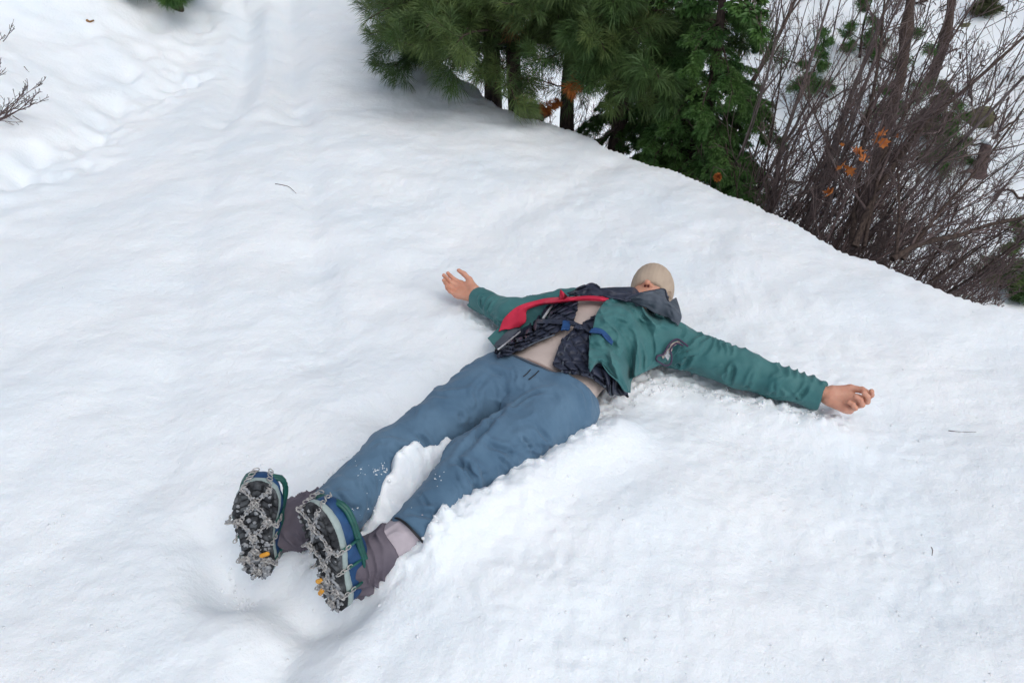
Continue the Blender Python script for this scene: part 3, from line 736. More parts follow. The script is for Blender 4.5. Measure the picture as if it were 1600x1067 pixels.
# ------------------------------------------------------------------ boots, gaiters, chains
def wprof(y): return np.interp(y, [-.004, .0, .012, .035, .08, .12, .17, .205, .235, .26, .277, .283], [.004, .014, .029, .037, .036, .038, .047, .051, .048, .038, .020, .004])
def cprof(y): return np.interp(y, [0, .05, .10, .15, .20, .25, .29], [0, 0, -.004, -.006, 0, .008, .012])
def boot(heel, toe, nout, med, seed, anchors):
    yl = nrm(toe-heel); z_ = -np.array(nout, float); zl = nrm(z_-yl*np.dot(z_, yl)); xl = np.cross(yl, zl)
    o = heel
    def W(Pl): Pl = np.asarray(Pl, float); return o+Pl[..., :1]*xl+Pl[..., 1:2]*yl+Pl[..., 2:3]*zl
    bt = bpy.data.objects.new('boot', None); COL.objects.link(bt); bt.parent = person
    def out2(X, g=0): return np.abs(X[..., 0]-med*cprof(X[..., 1]))-(wprof(X[..., 1])+g)
    lo = np.array((-.075, -.02, -.012)); hi = np.array((.075, .30, .19))
    def lugs(X):
        a = X[..., 0]-med*cprof(X[..., 1]); y = X[..., 1]
        g = np.minimum(np.abs(np.sin((y*1.0+np.abs(a)*.55)*math.pi/.019)), np.abs(np.sin((a+.3*y*med*0)*math.pi/.026+1.57)))
        return (g-.33)*.011
    def sole(X):
        d = np.maximum(out2(X, .003)*.8, np.maximum(-X[..., 2], X[..., 2]-.016))
        d = np.maximum(d, np.maximum(-.0045-X[..., 1], X[..., 1]-.2835))
        groove = np.where(X[..., 2] < .0075, -lugs(X), -1.0)
        return np.maximum(d, groove)
    v = Vol(lo, hi, .0024); v.add(sole, lo, hi, .001); V, t, q = v.poly()
    V[:, 2] += .0012*vnoise(V[:, 0]*90, V[:, 1]*90, V[:, 2]*90, seed)
    mesh_obj('sole', W(V), [t, q], M['rubber'], bt)
    def mids(X):
        wav = .004*np.sin(X[..., 1]*38)
        return np.maximum(np.maximum(out2(X, .0015+.004*np.sin((X[..., 2]-.014)/.02*3.14)), np.maximum(.015-X[..., 2], X[..., 2]-.036-wav)), np.maximum(-.003-X[..., 1], X[..., 1]-.281))
    v = Vol(lo, hi, .0028); v.add(mids, lo, hi, .001); V, t, q = v.poly(); mesh_obj('midsole', W(V), [t, q], M['midsole'], bt)
    v = Vol(lo, hi, .003)
    c = lambda y: med*float(cprof(y))
    v.cap((c(.235), .240, .046), (c(.19), .195, .052), .040, .048, .02); v.cap((c(.19), .195, .052), (c(.13), .13, .068), .048, .044, .02)
    v.cap((c(.13), .13, .062), (0, .062, .095), .040, .044, .02); v.cap((0, .040, .042), (0, .048, .100), .036, .044, .02); v.cap((0, .048, .10), (0, .055, .15), .044, .047, .02)
    v.cap((c(.21)+.012*med, .235, .036), (c(.19)+.01*med, .19, .036), .033, .038, .02); v.cap((c(.1), .12, .04), (c(.2), .2, .04), .036, .042, .02); v.cap((0, .04, .04), (0, .12, .04), .034, .036, .02)
    v.cut(lambda X: .033-X[..., 2], .004)
    V, t, q = v.poly(); n = normals(V, t, q); V = V+n*(.0015*vnoise(V[:, 0]*45, V[:, 1]*45, V[:, 2]*45, seed+4))[:, None]
    mesh_obj('upper', W(V), [t, q], M['boot'], bt)
    # rubber harness
    ys = np.concatenate([np.linspace(.004, .272, 26), np.linspace(.272, .004, 26)[1:-1]]); sd = np.array([1]*26+[-1]*24)
    zc = .070+.014*np.exp(-((ys-.08)/.06)**2)-.010*np.exp(-((ys-.275)/.02)**2)
    wx = wprof(ys)+.004+.004*np.exp(-((ys-.1)/.05)**2)
    L = np.stack([med*cprof(ys)+sd*wx, ys, zc], -1); mb = MB(); mb.tube(W(L), .0066, 8, closed=True); mb.tube(W(L-np.array([0, 0, .007])), .0052, 8, closed=True)
    for y in (.052, .112, .170):
        for s_ in (-1, 1):
            x0 = med*float(cprof(y))+s_*(float(wprof(y))+.006)
            zt = .070+.014*math.exp(-((y-.08)/.06)**2)
            mb.tube(W(np.array([(x0, y, zt), (x0+s_*.003, y, zt*.6), (x0-s_*.001, y, .012)])), [.005, .0036, .003], 6)
    mb.tube(W(np.array([(.045, .10, .08), (.03, .11, .112), (0, .115, .122), (-.03, .11, .112), (-.045, .10, .08)])), .006, 6)
    mb.build('harness', M['teal'], bt)
    # collar lining
    # chains across the sole
    a = lambda x, y: (med*float(cprof(y))+x, y)
    nodes = dict(tl=a(-.030, .268), tr=a(.030, .268), tp=a(0, .228), fl=a(-.036, .178), fr=a(.034, .172), sl=a(-.056, .170), sr=a(.058, .168), mid=a(0, .128), ml=a(-.044, .115), mr=a(.044, .112),
                 hp=a(0, .085), hl=a(-.026, .060), hr=a(.026, .060), el=a(-.044, .052), er=a(.044, .052), hb=a(0, .022))
    links = [('tl', 'tp'), ('tr', 'tp'), ('tp', 'fl'), ('tp', 'fr'), ('fl', 'sl'), ('fr', 'sr'), ('fl', 'mid'), ('fr', 'mid'), ('mid', 'hp'), ('hp', 'hl'), ('hp', 'hr'), ('hl', 'el'), ('hr', 'er'), ('hl', 'hb'), ('hr', 'hb'), ('hl', 'hr')]
    mb = MB(); k = 0
    an = np.arange(10)*2*math.pi/10
    def link(p, d, alt):
        d = nrm(d); up = np.array([0, 0, 1.0]) if abs(d[2]) < .9 else np.array([0, 1.0, 0]); s1 = nrm(np.cross(d, up)); s2 = np.cross(d, s1)
        if alt: s1 = s2
        pts = p+np.cos(an)[:, None]*d*.0080+np.sin(an)[:, None]*s1*.0046
        mb.tube(W(pts), .0014, 5, closed=True)
    rn = random.Random(seed)
    for u_, w_ in links:
        A = np.array([*nodes[u_], -.005]); B = np.array([*nodes[w_], -.005]); n_ = max(2, int(np.linalg.norm(B-A)/.0105))
        for j in range(n_+1):
            f = j/n_; p = A+(B-A)*f+np.array([rn.uniform(-1, 1)*.0012, rn.uniform(-1, 1)*.0012, math.sin(f*math.pi)*.004]); link(p, B-A, (j+k) % 2)
        k += 1
    for s_, e in (('tl', -1), ('tr', 1)):              # chain up over the toe
        x, y = nodes[s_]
        for j in range(7):
            f = j/6; ang = f*1.9
            p = np.array([x-e*.012*f, y+.018*math.sin(ang), -.004+.06*f]); link(p, (-.1*e, .018*math.cos(ang), .06), j % 2)
    for s_ in ('sl', 'sr', 'ml', 'mr', 'el', 'er'):     # side links up to the harness
        x, y = nodes[s_]; e = -1 if x < 0 else 1
        for j in range(4): link(np.array([x+e*.002, y, -.002+.011*j]), (0, 0, 1), j % 2)
    for nm in ('tp', 'fl', 'fr', 'mid', 'hl', 'hr', 'hb', 'hp'):     # spiked plates
        x, y = nodes[nm]
        for j in range(4):
            an2 = j*math.pi/2+rn.uniform(-.3, .3); b = np.array([x+.010*math.cos(an2), y+.010*math.sin(an2), -.006])
            mb.tube(W(np.array([b, b+np.array([.003*math.cos(an2), .003*math.sin(an2), -.008])])), [.0028, .0006], 5)
        ring = np.stack([x+.010*np.cos(an), y+.010*np.sin(an), np.full(10, -.006)], -1); mb.tube(W(ring), .002, 5, closed=True)
    ch_ = mb.build('chain', M['steel'], bt, smooth_=True); ch_['kind'] = 'stuff'
    for (x, y, ang) in ((-.022*med*-1, .082, 1.1), (.026*med*-1*-1, .050, .8))[:2 if med > 0 else 1]:
        v = Vol((-.02, -.03, -.012), (.02, .03, .012), .0016); v.cap((0, -.008, 0), (0, .008, 0), .0060, .0060, .004); V, t, q = v.poly()
        ca, sa = math.cos(ang), math.sin(ang); V[:, 2] *= .7
        V = np.stack([x+V[:, 0]*ca-V[:, 1]*sa, y+V[:, 0]*sa+V[:, 1]*ca, V[:, 2]-.009], -1); mesh_obj('cleat_plate', W(V), [t, q], M['yellow'], bt)
    # packed snow on chains and tread
    mb = MB(); ico = ICO
    for i in range(420):
        if rn.random() < .75:
            u_, w_ = rn.choice(links); f = rn.random(); A = np.array(nodes[u_]); B = np.array(nodes[w_]); p = A+(B-A)*f+np.array([rn.gauss(0, .004), rn.gauss(0, .004)]); s0 = rn.uniform(.0012, .0040)
        else: y = rn.uniform(.0, .12) if rn.random() < .6 else rn.uniform(0, .28); p = np.array([med*float(cprof(y))+rn.uniform(-1, 1)*float(wprof(y)), y]); s0 = rn.uniform(.0015, .0055)
        Vv = ico[0]*s0*(1+.35*RNG.standard_normal((len(ico[0]), 1)))*np.array([1, 1, .7])+np.array([p[0], p[1], -.002])
        mb.add(W(Vv), ico[1])
    sn = mb.build('packed_snow', M['ice'], bt); sn['kind'] = 'stuff'
    return W
def icos():
    import bmesh
    bm = bmesh.new(); bmesh.ops.create_icosphere(bm, subdivisions=2, radius=1.0)
    V = np.array([v.co[:] for v in bm.verts]); F = np.array([[v.index for v in f.verts] for f in bm.faces]); bm.free(); return V, F
ICO = icos()
def icos1():
    import bmesh
    bm = bmesh.new(); bmesh.ops.create_icosphere(bm, subdivisions=1, radius=1.0)
    V = np.array([v.co[:] for v in bm.verts]); F = np.array([[v.index for v in f.verts] for f in bm.faces]); bm.free(); return V, F
ICO1 = icos1()
WL = boot(heelL, toeL, NL, 1, 3, None)
WR = boot(heelR, toeR, (-.02, -1.0, 0), -1, 5, None)
anL = WL(np.array([0, .052, .11])); anR = WR(np.array([0, .052, .11]))
gL = hemL+nrm(anL-hemL)*.045
sleeve([(anL, gL)], [(.068, .064)], np.minimum(anL, gL)-.1, np.maximum(anL, gL)+.1, .0130, 120, 81, gL, nrm(hemL-anL), 'gaiter', M['mauve'], .02, .0035, parent=person)
sleeve([(gL, hemL+hL*.05)], [(.055, .060)], np.minimum(gL, hemL)-.1, np.maximum(gL, hemL)+.1, .004, 40, 82, None, None, 'sock', M['pale'], .02, .0035, parent=person)
sleeve([(anR, hemR+hR*.02)], [(.060, .060)], np.minimum(anR, hemR)-.1, np.maximum(anR, hemR)+.12, .0120, 120, 83, None, None, 'gaiter', M['mauve'], .02, .0035, parent=person)
# drawcord loop at the hem of the near trouser leg
mb = MB(); an = np.linspace(0, 2*math.pi, 41)[:-1]; u1 = nrm(np.cross(hL, [0, 0, 1])); u2 = np.cross(u1, hL)
mb.tube(hemL-hL*(.010+.006*np.sin(an*2))[:, None]+np.cos(an)[:, None]*u1*.063+np.sin(an)[:, None]*u2*.063, .0032, 6, closed=True); mb.build('hem_cord', M['black'], trousers)
# snow dusting on the knee
mb = MB(); rn = random.Random(4)
for i in range(210):
    px, py = (rn.gauss(586, 14), rn.gauss(732, 8)) if i < 130 else (rn.uniform(520, 700), 0)
    if i >= 130: py = 860-(px-520)*.58+rn.gauss(-30, 14)
    p = march([px], [py], [.001])[0]; s0 = rn.choice((.0008, .0010, .0013, .0022)); mb.add(p+ICO[0]*s0*(1+.3*RNG.standard_normal((len(ICO[0]), 1))), ICO[1])
sn = mb.build('snow_dusting', M['snow'], trousers); sn['kind'] = 'stuff'

# crumbs of snow along the edges of the imprint -----------------------
mb = MB(); rn = random.Random(9)
ed = [[(655, 862), (705, 825), (745, 765), (800, 715), (850, 690), (945, 655)], [(585, 800), (615, 745), (650, 722), (695, 716)], [(985, 622), (1030, 590), (1080, 600), (1150, 612), (1240, 632), (1290, 640)],
      [(745, 480), (780, 505)], [(480, 770), (590, 690), (700, 605)], [(340, 860), (380, 905)]]
for L in ed:
    c = catmull(np.array(L, float), 60)
    nc = 330 if len(L) > 3 else 90
    pc = np.array([[*(c[rn.randrange(60)]+np.array([rn.gauss(0, 9), rn.gauss(2, 9)]))] for _ in range(nc)]); wc = P(pc[:, 0], pc[:, 1], .03); zc_ = ground_h(wc[:, 0], wc[:, 1])
    for i in range(nc):
        s0 = .0012+.0050*rn.random()**2.2; I_ = ICO1
        Vv = I_[0]*s0*(1+.22*RNG.standard_normal((len(I_[0]), 1)))*np.array([1, 1, .8]); mb.add(np.array([wc[i, 0], wc[i, 1], zc_[i]-s0*.15])+Vv, I_[1])
wc = P(RNG.uniform(0, 1600, 900), 430+630*RNG.random(900), 0.0); zc_ = ground_h(wc[:, 0], wc[:, 1])
for i in range(900):
    s0 = .0012+.0045*rn.random()**2
    mb.add(np.array([wc[i, 0], wc[i, 1], zc_[i]-s0*.25])+ICO1[0]*s0*np.array([1, 1, .6])*(1+.2*RNG.standard_normal((len(ICO1[0]), 1))), ICO1[1])
o = mb.build('snow_crumbs', M['snow']); o['kind'] = 'stuff'; o['label'] = 'loose crumbs of snow around the edge of the body print'; o['category'] = 'snow'
#VEG
# ------------------------------------------------------------------ vegetation
def rand_perp(D, rng):
    r = rng.standard_normal(D.shape); r -= (r*D).sum(-1, keepdims=True)*D; return r/(np.linalg.norm(r, axis=-1, keepdims=True)+1e-9)
def unit(D): return D/(np.linalg.norm(D, axis=-1, keepdims=True)+1e-9)
def grow(base, D, L, k, rng, wob=.12, up=.1, droop=0.0):
    """vectorised polylines: base (n,3), D (n,3), L (n,)"""
    n = len(base); Pn = np.zeros((n, k, 3)); Pn[:, 0] = base; d = unit(D.astype(float))
    for j in range(1, k):
        d = unit(d+wob*rng.standard_normal((n, 3))+np.array([0, 0, up-droop*j/k]))
        Pn[:, j] = Pn[:, j-1]+d*(L/(k-1))[:, None]
    return Pn
def children(Pn, R, m, fr, ang, rng, k=6, t0=.25, wob=.15, up=.1, flat=None, droop=0, rf=.55):
    n, kk = Pn.shape[:2]; idx = np.repeat(np.arange(n), m); t = rng.uniform(t0, .98, n*m)*(kk-1); i = np.minimum(t.astype(int), kk-2); f = (t-i)[:, None]
    b = Pn[idx, i]*(1-f)+Pn[idx, i+1]*f; T = unit(Pn[idx, i+1]-Pn[idx, i]); r = R[idx, i]*(1-f[:, 0])+R[idx, i+1]*f[:, 0]
    q = rand_perp(T, rng)
    if flat is not None:
        s_ = unit(np.cross(T, np.array([0, 0, 1.0])))*np.where(rng.random(len(T)) < .5, 1, -1)[:, None]; q = unit(s_+flat*q)
    a = np.radians(rng.uniform(ang[0], ang[1], len(T)))[:, None]
    D = T*np.cos(a)+q*np.sin(a); plen = np.linalg.norm(Pn[:, -1]-Pn[:, 0], axis=1)[idx]
    L = plen*rng.uniform(fr[0], fr[1], len(T))*(1.15-.7*t/(kk-1))
    C = grow(b, D, L, k, rng, wob, up, droop); r0 = r*rf
    return C, r0[:, None]*np.linspace(1, .35, k)[None, :], idx
def tubes(mb, Pn, R, sides=3):
    n, k = Pn.shape[:2]
    T = np.gradient(Pn, axis=1); T = unit(T); up = np.where(np.abs(T[..., 2:3]) < .9, np.array([0, 0, 1.0]), np.array([1.0, 0, 0]))
    A = unit(np.cross(T, up)); B = np.cross(T, A); an = np.arange(sides)*2*math.pi/sides
    V = Pn[:, :, None]+R[:, :, None, None]*(np.cos(an)[:, None]*A[:, :, None]+np.sin(an)[:, None]*B[:, :, None])
    i = np.arange(n)[:, None, None]*k*sides+np.arange(k-1)[None, :, None]*sides; j = np.arange(sides)[None, None]
    Q = np.stack([i+j, i+(j+1) % sides, i+sides+(j+1) % sides, i+sides+j], -1).reshape(-1, 4)
    mb.add(V.reshape(-1, 3), None, Q)
def needles(mb, pos, D, L, wd, rng, sag=.15):
    """thin three-sided blades: base triangle strip of two faces"""
    n = len(pos); D = unit(D); s_ = rand_perp(D, rng)*wd*.5
    mid = pos+D*(L*.5)[:, None]; tip = pos+D*L[:, None]+np.array([0, 0, -1.0])*(L*sag)[:, None]
    V = np.stack([pos, mid+s_, tip, mid-s_], 1).reshape(-1, 3)
    mb.add(V, None, np.arange(n)[:, None]*4+np.array([0, 1, 2, 3]))
def tuft_needles(mb, tips, T, cnt, Ln, wd, rng, back=.10, lo=18, hi=75, sag=.18):
    n = len(tips); idx = np.repeat(np.arange(n), cnt); Tt = T[idx]
    f = rng.random(len(idx)); pos = tips[idx]-Tt*(f*back)[:, None]
    a = np.radians(lo+(hi-lo)*f**.7+rng.normal(0, 8, len(idx)))[:, None]; D = Tt*np.cos(a)+rand_perp(Tt, rng)*np.sin(a)
    needles(mb, pos, D, Ln*rng.uniform(.7, 1.1, len(idx)), wd, rng, sag)

def conifer(name, x, y, H, r0, zlo, span, kind, label, cat, group, seed, mat, nb=34, lean=(0, 0), az_pref=None, dens=1.0, dead=6, far=False):
    rng = np.random.default_rng(seed); z0 = gz(x, y)-.12
    t_ = thing(name, (x, y, z0), label, cat, group)
    k = 26; s_ = np.linspace(0, 1, k)
    tr = np.stack([x+lean[0]*s_*H+.03*np.sin(s_*7+seed), y+lean[1]*s_*H+.03*np.cos(s_*6+seed), z0+s_*H], 1)
    mb = MB(); rr = r0*(1-.9*s_)*(1+.10*rng.standard_normal(k)*.4); mb.tube(tr, rr, 12); mb.build('trunk', M['bark'], t_)
    def at(h): f = np.clip((h-z0)/H, 0, 1)*(k-1); i = int(min(f, k-2)); return tr[i]*(1-(f-i))+tr[i+1]*(f-i), float(np.interp((h-z0)/H, s_, rr))
    nm = MB(); n2 = MB()
    top = z0+H
    for b in range(nb):
        h = zlo+(top-zlo)*(b/nb)**2.3*.97
        c, tr_ = at(h); az = b*2.4+rng.uniform(-.5, .5)
        if az_pref is not None and rng.random() < az_pref[2]: az = rng.uniform(az_pref[0], az_pref[1])
        L = span*(1-.8*(h-zlo)/(top-zlo))*rng.uniform(.75, 1.1)
        el = .25 if kind == 'pine' else -.12
        D = np.array([[math.cos(az), math.sin(az), el]])
        Bp = grow(c[None], D, np.array([L]), 9, rng, .07, -.02 if kind == 'pine' else -.06, .10 if kind == 'pine' else .12)
        R = max(.006, tr_*.28)*np.linspace(1, .25, 9)[None]
        bm = MB(); tubes(bm, Bp, R, 6)
        if kind == 'pine':
            C1, R1, _ = children(Bp, R, int(9*dens), (.25, .50), (30, 60), rng, 6, .25, .12, .06, .7, 0, .5)
            C2, R2, _ = children(C1, R1, 3 if h < 1.0 else 2, (.30, .6), (25, 55), rng, 5, .3, .12, .08, None, 0, .6)
            tubes(bm, C1, R1, 4); tubes(bm, C2, R2, 3)
            tips = np.concatenate([Bp[:, -1], C1[:, -1], C2[:, -1]]); T = unit(np.concatenate([Bp[:, -1]-Bp[:, -2], C1[:, -1]-C1[:, -2], C2[:, -1]-C2[:, -2]]))
            lowv = h < 1.0
            tuft_needles(nm, tips, T, 22 if far else (64 if lowv else 10), .065 if far else (.105 if lowv else .125), .006 if far else (.0034 if lowv else .014), rng, hi=62, back=.13)
        else:
            C1, R1, _ = children(Bp, R, int((18 if h < .75 else 9)*dens), (.22, .42), (40, 62), rng, 6, .10, .06, -.02, .25, .10, .45)
            C2, R2, _ = children(C1, R1, 6, (.25, .5), (35, 55), rng, 5, .15, .05, -.10, .35, .16, .6)
            tubes(bm, C1, R1, 4); tubes(bm, C2, R2, 3)
            low = h < .75
            for C, m_ in ((Bp[:, 3:], 110 if low else 30), (C1, 74 if low else 14), (C2, 46 if low else 6)):
                n, kk = C.shape[:2]; idx = np.repeat(np.arange(n), m_); tt = rng.random(n*m_)*(kk-1.001); i = tt.astype(int); f = (tt-i)[:, None]
                p = C[idx, i]*(1-f)+C[idx, i+1]*f; T = unit(C[idx, i+1]-C[idx, i])
                sd_ = unit(np.cross(T, np.array([0, 0, 1.0])))*np.where(rng.random(len(T)) < .5, 1, -1)[:, None]
                D = T*.75+sd_*.75+.32*rng.standard_normal(T.shape)
                needles(nm, p, D, (.032 if low else .05)*rng.uniform(.7, 1.2, len(T)), (.0036 if low else .018), rng, .1)
        bm.build('branch', M['bark'], t_)
    for i in range(dead):
        h = z0+.15+(zlo-z0-.05)*rng.random()*1.15; c, tr_ = at(h); az = rng.uniform(0, 6.28)
        Bp = grow(c[None], np.array([[math.cos(az), math.sin(az), .05]]), np.array([span*rng.uniform(.3, .7)]), 8, rng, .12, -.01)
        R = .007*np.linspace(1, .3, 8)[None]; bm = MB(); tubes(bm, Bp, R, 5); C1, R1, _ = children(Bp, R, 7, (.2, .5), (30, 70), rng, 5, .2, .2, 0); tubes(bm, C1, R1, 3)
        C2, R2, _ = children(C1, R1, 2, (.3, .6), (30, 60), rng, 4, .3, .2, 0); tubes(bm, C2, R2, 3)
        bm.build('dead_branch', M['twig'], t_)
        if i % 3 == 0: tuft_needles(n2, C1[:, -1], unit(C1[:, -1]-C1[:, -2]), 26, .09, .004, rng)
    cr = nm.build('crown', mat, t_, smooth_=False); cr['kind'] = 'stuff'
    if n2.V: o = n2.build('dead_needles', M['deadneedle'], t_, smooth_=False); o['kind'] = 'stuff'
    return t_
GP = 'young pines at the edge of the trail'
conifer('pine_tree', -.17, 5.72, 3.3, .075, .24, .98, 'pine', 'leftmost dark pine trunk at the trail edge, long needled boughs reaching left', 'tree', GP, 101, M['pine'], 40, (-.01, 0), (2.9, 4.6, .3))
conifer('pine_tree', .00, 5.30, 3.1, .062, .34, 1.05, 'pine', 'brown pine trunk rising right behind the snow lip, second from the left', 'tree', GP, 102, M['pine2'], 38, (.01, 0), (3.0, 5.4, .45))
conifer('pine_tree', .42, 5.25, 3.0, .070, .30, 1.0, 'pine', 'pine with rusty dead needle tufts under its boughs, in the middle of the trees', 'tree', GP, 103, M['pine2'], 36, (0, 0), (3.6, 5.6, .45))
conifer('pine_tree', .74, 4.95, 2.9, .072, .30, .80, 'pine', 'dark trunked pine just left of the drooping green fir', 'tree', GP, 104, M['pine'], 32, (.01, 0), (3.4, 5.6, .3), dead=9)
conifer('fir_tree', 1.14, 4.38, 2.6, .060, -.10, .66, 'fir', 'bright green fir with flat drooping sprays right of the pines', 'tree', None, 105, M['fir'], 46, (.0, 0), (3.2, 6.0, .35), 1.0, 4)
conifer('fir_tree', .98, 5.15, 2.8, .055, -.05, .62, 'fir', 'darker fir standing behind the bright green fir', 'tree', None, 106, M['fir'], 36, (.0, 0), None, .9, 3)
conifer('fir_tree', -.75, 7.05, 2.6, .04, .20, .62, 'fir', 'small dark fir half hidden behind the snow mound left of the pines', 'tree', None, 107, M['fir'], 24, (0, 0), None, .8, 2)

# ---- bare shrubs -----------------------------------------------------
LEAFS = []
def shrub(x, y, nst, H, seed, label, group='bare shrubs on the gully side', lean=(.35, -.1), r0=.012, mats=('stem', 'twig'), spread=.45, paths=None, dense=1.0, cat='shrub', name='bare_shrub', low=True):
    rng = np.random.default_rng(seed); z0 = gz(x, y)-.06
    t_ = thing(name, (x, y, z0), label, cat, group)
    base = np.array([x, y, z0])+np.concatenate([rng.normal(0, .07, (nst, 2)), np.zeros((nst, 1))], 1)
    az = rng.uniform(0, 2*math.pi, nst); sp = spread*rng.uniform(.2, 1, nst)
    D = np.stack([lean[0]+sp*np.cos(az), lean[1]+sp*np.sin(az), np.ones(nst)], 1)
    L = H*rng.uniform(.55, 1.1, nst); Pn = grow(base, D, L, 12, rng, .055, .03)
    R = (r0*rng.uniform(.5, 1.2, nst))[:, None]*np.linspace(1, .28, 12)[None]
    if paths is not None:
        PP = []; RR = []
        for pts, t0, t1, ra in paths:
            c = catmull(np.array(pts, float), 12); tt = np.linspace(t0, t1, 12); PP.append(np.array([Pd(c[i, 0], c[i, 1], tt[i]) for i in range(12)])); RR.append(ra*np.linspace(1, .35, 12))
        Pn = np.concatenate([Pn, PP]); R = np.concatenate([R, RR])
    for i in range(len(Pn)):
        mb = MB(); tubes(mb, Pn[i:i+1], R[i:i+1], 6); mb.build('stem', M[mats[0]], t_)
    mb = MB(); C1, R1, _ = children(Pn, R, int(11*dense), (.16, .42), (18, 48), rng, 7, .12, .11, .06)
    R1 = np.maximum(R1, .0016); tubes(mb, C1, R1, 4)
    C2, R2, _ = children(C1, R1, int(4*dense) or 1, (.25, .60), (22, 55), rng, 5, .2, .14, .06); R2 = np.maximum(R2, .0014); tubes(mb, C2, R2, 3)
    if dense > .8:
        C3, R3, _ = children(C2, R2, 2, (.30, .6), (25, 60), rng, 4, .3, .16, .05); tubes(mb, C3, np.maximum(R3, .0011), 3)
    o = mb.build('twigs', M[mats[1]], t_); o['kind'] = 'stuff'
    return t_, Pn, C1
def at_e(px, e_):
    """a spot e_ metres beyond the trail edge, on the line of sight column px"""
    u = (px-800)/FPX
    for t in np.arange(2.4, 16, .02):
        yy = t*.93; xx = u*t
        if poly_sd(np.array([xx]), np.array([yy]), EDGE)[0] > e_: return xx, yy
SH = 'bare shrub of thin brown stems in the thicket below the trail'
spots = [(1110, .35, 1.7, 'thin brown shrub right against the fir sprays'), (1165, .9, 1.9, 'bare shrub a step right of the fir'), (1200, .35, 1.6, 'reddish bare shrub rooted at the snow lip right of the fir'),
         (1235, 1.3, 2.2, 'tall thin shrub standing deeper in the gully behind the lip'), (1290, .3, 1.5, 'dense bare shrub under the orange leaves'), (1310, 1.1, 2.0, 'bare shrub behind the thick grey trunks'),
         (1365, .5, 1.6, 'brown shrub leaning right in front of the dark saplings'), (1405, 1.4, 1.5, 'slender shrub between the thicket and the mossy boulder'), (1150, 2.2, 2.2, 'farther shrub seen behind the fir and thicket'),
         (1255, .6, 1.5, 'thin upright shrub left of the thick grey trunk'), (1330, .25, 1.1, 'low bushy shrub at the foot of the dark sweeping branch'), (1345, 1.7, 1.7, 'bare shrub behind the clump of orange leaves'), (1180, .3, 1.2, 'knee high bare shrub on the lip between fir and thicket'), (1275, 2.3, 2.0, 'farther tall bare shrub behind the middle of the thicket'),
         (1425, .7, 1.2, 'reddish shrub between the sweeping branch and the arching one'), (1450, 2.2, 1.6, 'tall sparse shrub below the mossy boulder'), (1385, 2.3, 1.8, 'wispy shrub farther back beside the larger dark sapling'),
         (860, 1.0, 1.1, 'low dark brush between the pine trunks'), (960, .9, 1.2, 'dark twiggy brush behind the right pine trunks'), (1020, .8, 1.2, 'dark brush under the drooping fir'), (780, 1.3, 1.0, 'low brush behind the brown pine trunk'), (905, 1.8, 1.5, 'tall brush deep behind the middle pines')]
for i, (px, e_, hh, lab) in enumerate(spots):
    x, y = at_e(px, e_)
    shrub(x, y, 8, hh, 200+i, lab, 'shrubs of the thicket', (.42+.04*(i % 4), -.12), .0075, ('stem', 'twigg') if i % 3 == 0 else ('stemr', 'twig'), .46, dense=1.0)
x, y = at_e(1262, .35)
A1 = shrub(x, y, 3, 1.9, 231, 'tall shrub with thick grey leaning trunk running to the top of the picture', 'large bare shrubs', (.35, 0), .013, ('stem', 'twigg'), .3,
      [([(1262, 352), (1290, 270), (1322, 170), (1362, 70), (1400, -30)], 3.9, 3.9, .019), ([(1205, 330), (1222, 230), (1262, 110), (1302, -20)], 4.2, 4.3, .015), ([(1285, 355), (1330, 200), (1380, 60), (1440, -60)], 3.8, 3.8, .011)])
x, y = at_e(1345, .3)
A2 = shrub(x, y, 3, 1.7, 232, 'shrub with a dark thick branch sweeping up to the right picture edge', 'large bare shrubs', (.4, 0), .012, ('bark', 'twig'), .3,
      [([(1335, 385), (1370, 300), (1440, 200), (1520, 130), (1620, 40)], 3.5, 3.6, .018), ([(1350, 385), (1380, 250), (1430, 150), (1500, 40), (1560, -60)], 3.5, 3.6, .010), ([(1330, 380), (1350, 220), (1372, 100), (1385, -30)], 3.6, 3.7, .013)])
x, y = at_e(1400, .35)
A3 = shrub(x, y, 5, 1.2, 233, 'low shrub arching to the right over the snow lip', 'large bare shrubs', (.7, -.1), .011, ('bark', 'twig'), .4,
      [([(1395, 405), (1440, 380), (1500, 368), (1550, 350), (1620, 338)], 3.3, 3.3, .016), ([(1410, 405), (1470, 330), (1540, 250), (1600, 170)], 3.3, 3.5, .010), ([(1400, 405), (1405, 330), (1402, 250)], 3.3, 3.4, .009)])
x, y = at_e(1455, .45)
shrub(x, y, 7, 1.1, 234, 'reddish low shrub fanning out right of the arching one', 'large bare shrubs', (.6, -.1), .009, ('stemr', 'twig'), .5)
x, y = at_e(1520, .8)
shrub(x, y, 6, 1.0, 235, 'thin pale shrub at the lower right beside the little pine', 'large bare shrubs', (.35, 0), .007, ('stem', 'twigg'), .5)
x, y = at_e(1590, .7)
shrub(x, y, 5, .9, 236, 'bare twigs at the right picture edge above the snow lip', 'large bare shrubs', (.2, 0), .006, ('stem', 'twigg'), .5)
x, y = at_e(1140, .5)
shrub(x, y, 4, 2.0, 237, 'dark shrub trunks leaning right beside the fir', 'large bare shrubs', (.3, 0), .014, ('bark', 'twig'), .3, [([(1130, 260), (1165, 150), (1215, 60), (1260, -40)], 4.7, 4.8, .024), ([(1120, 255), (1140, 160), (1160, 60), (1190, -40)], 4.8, 4.9, .018)])
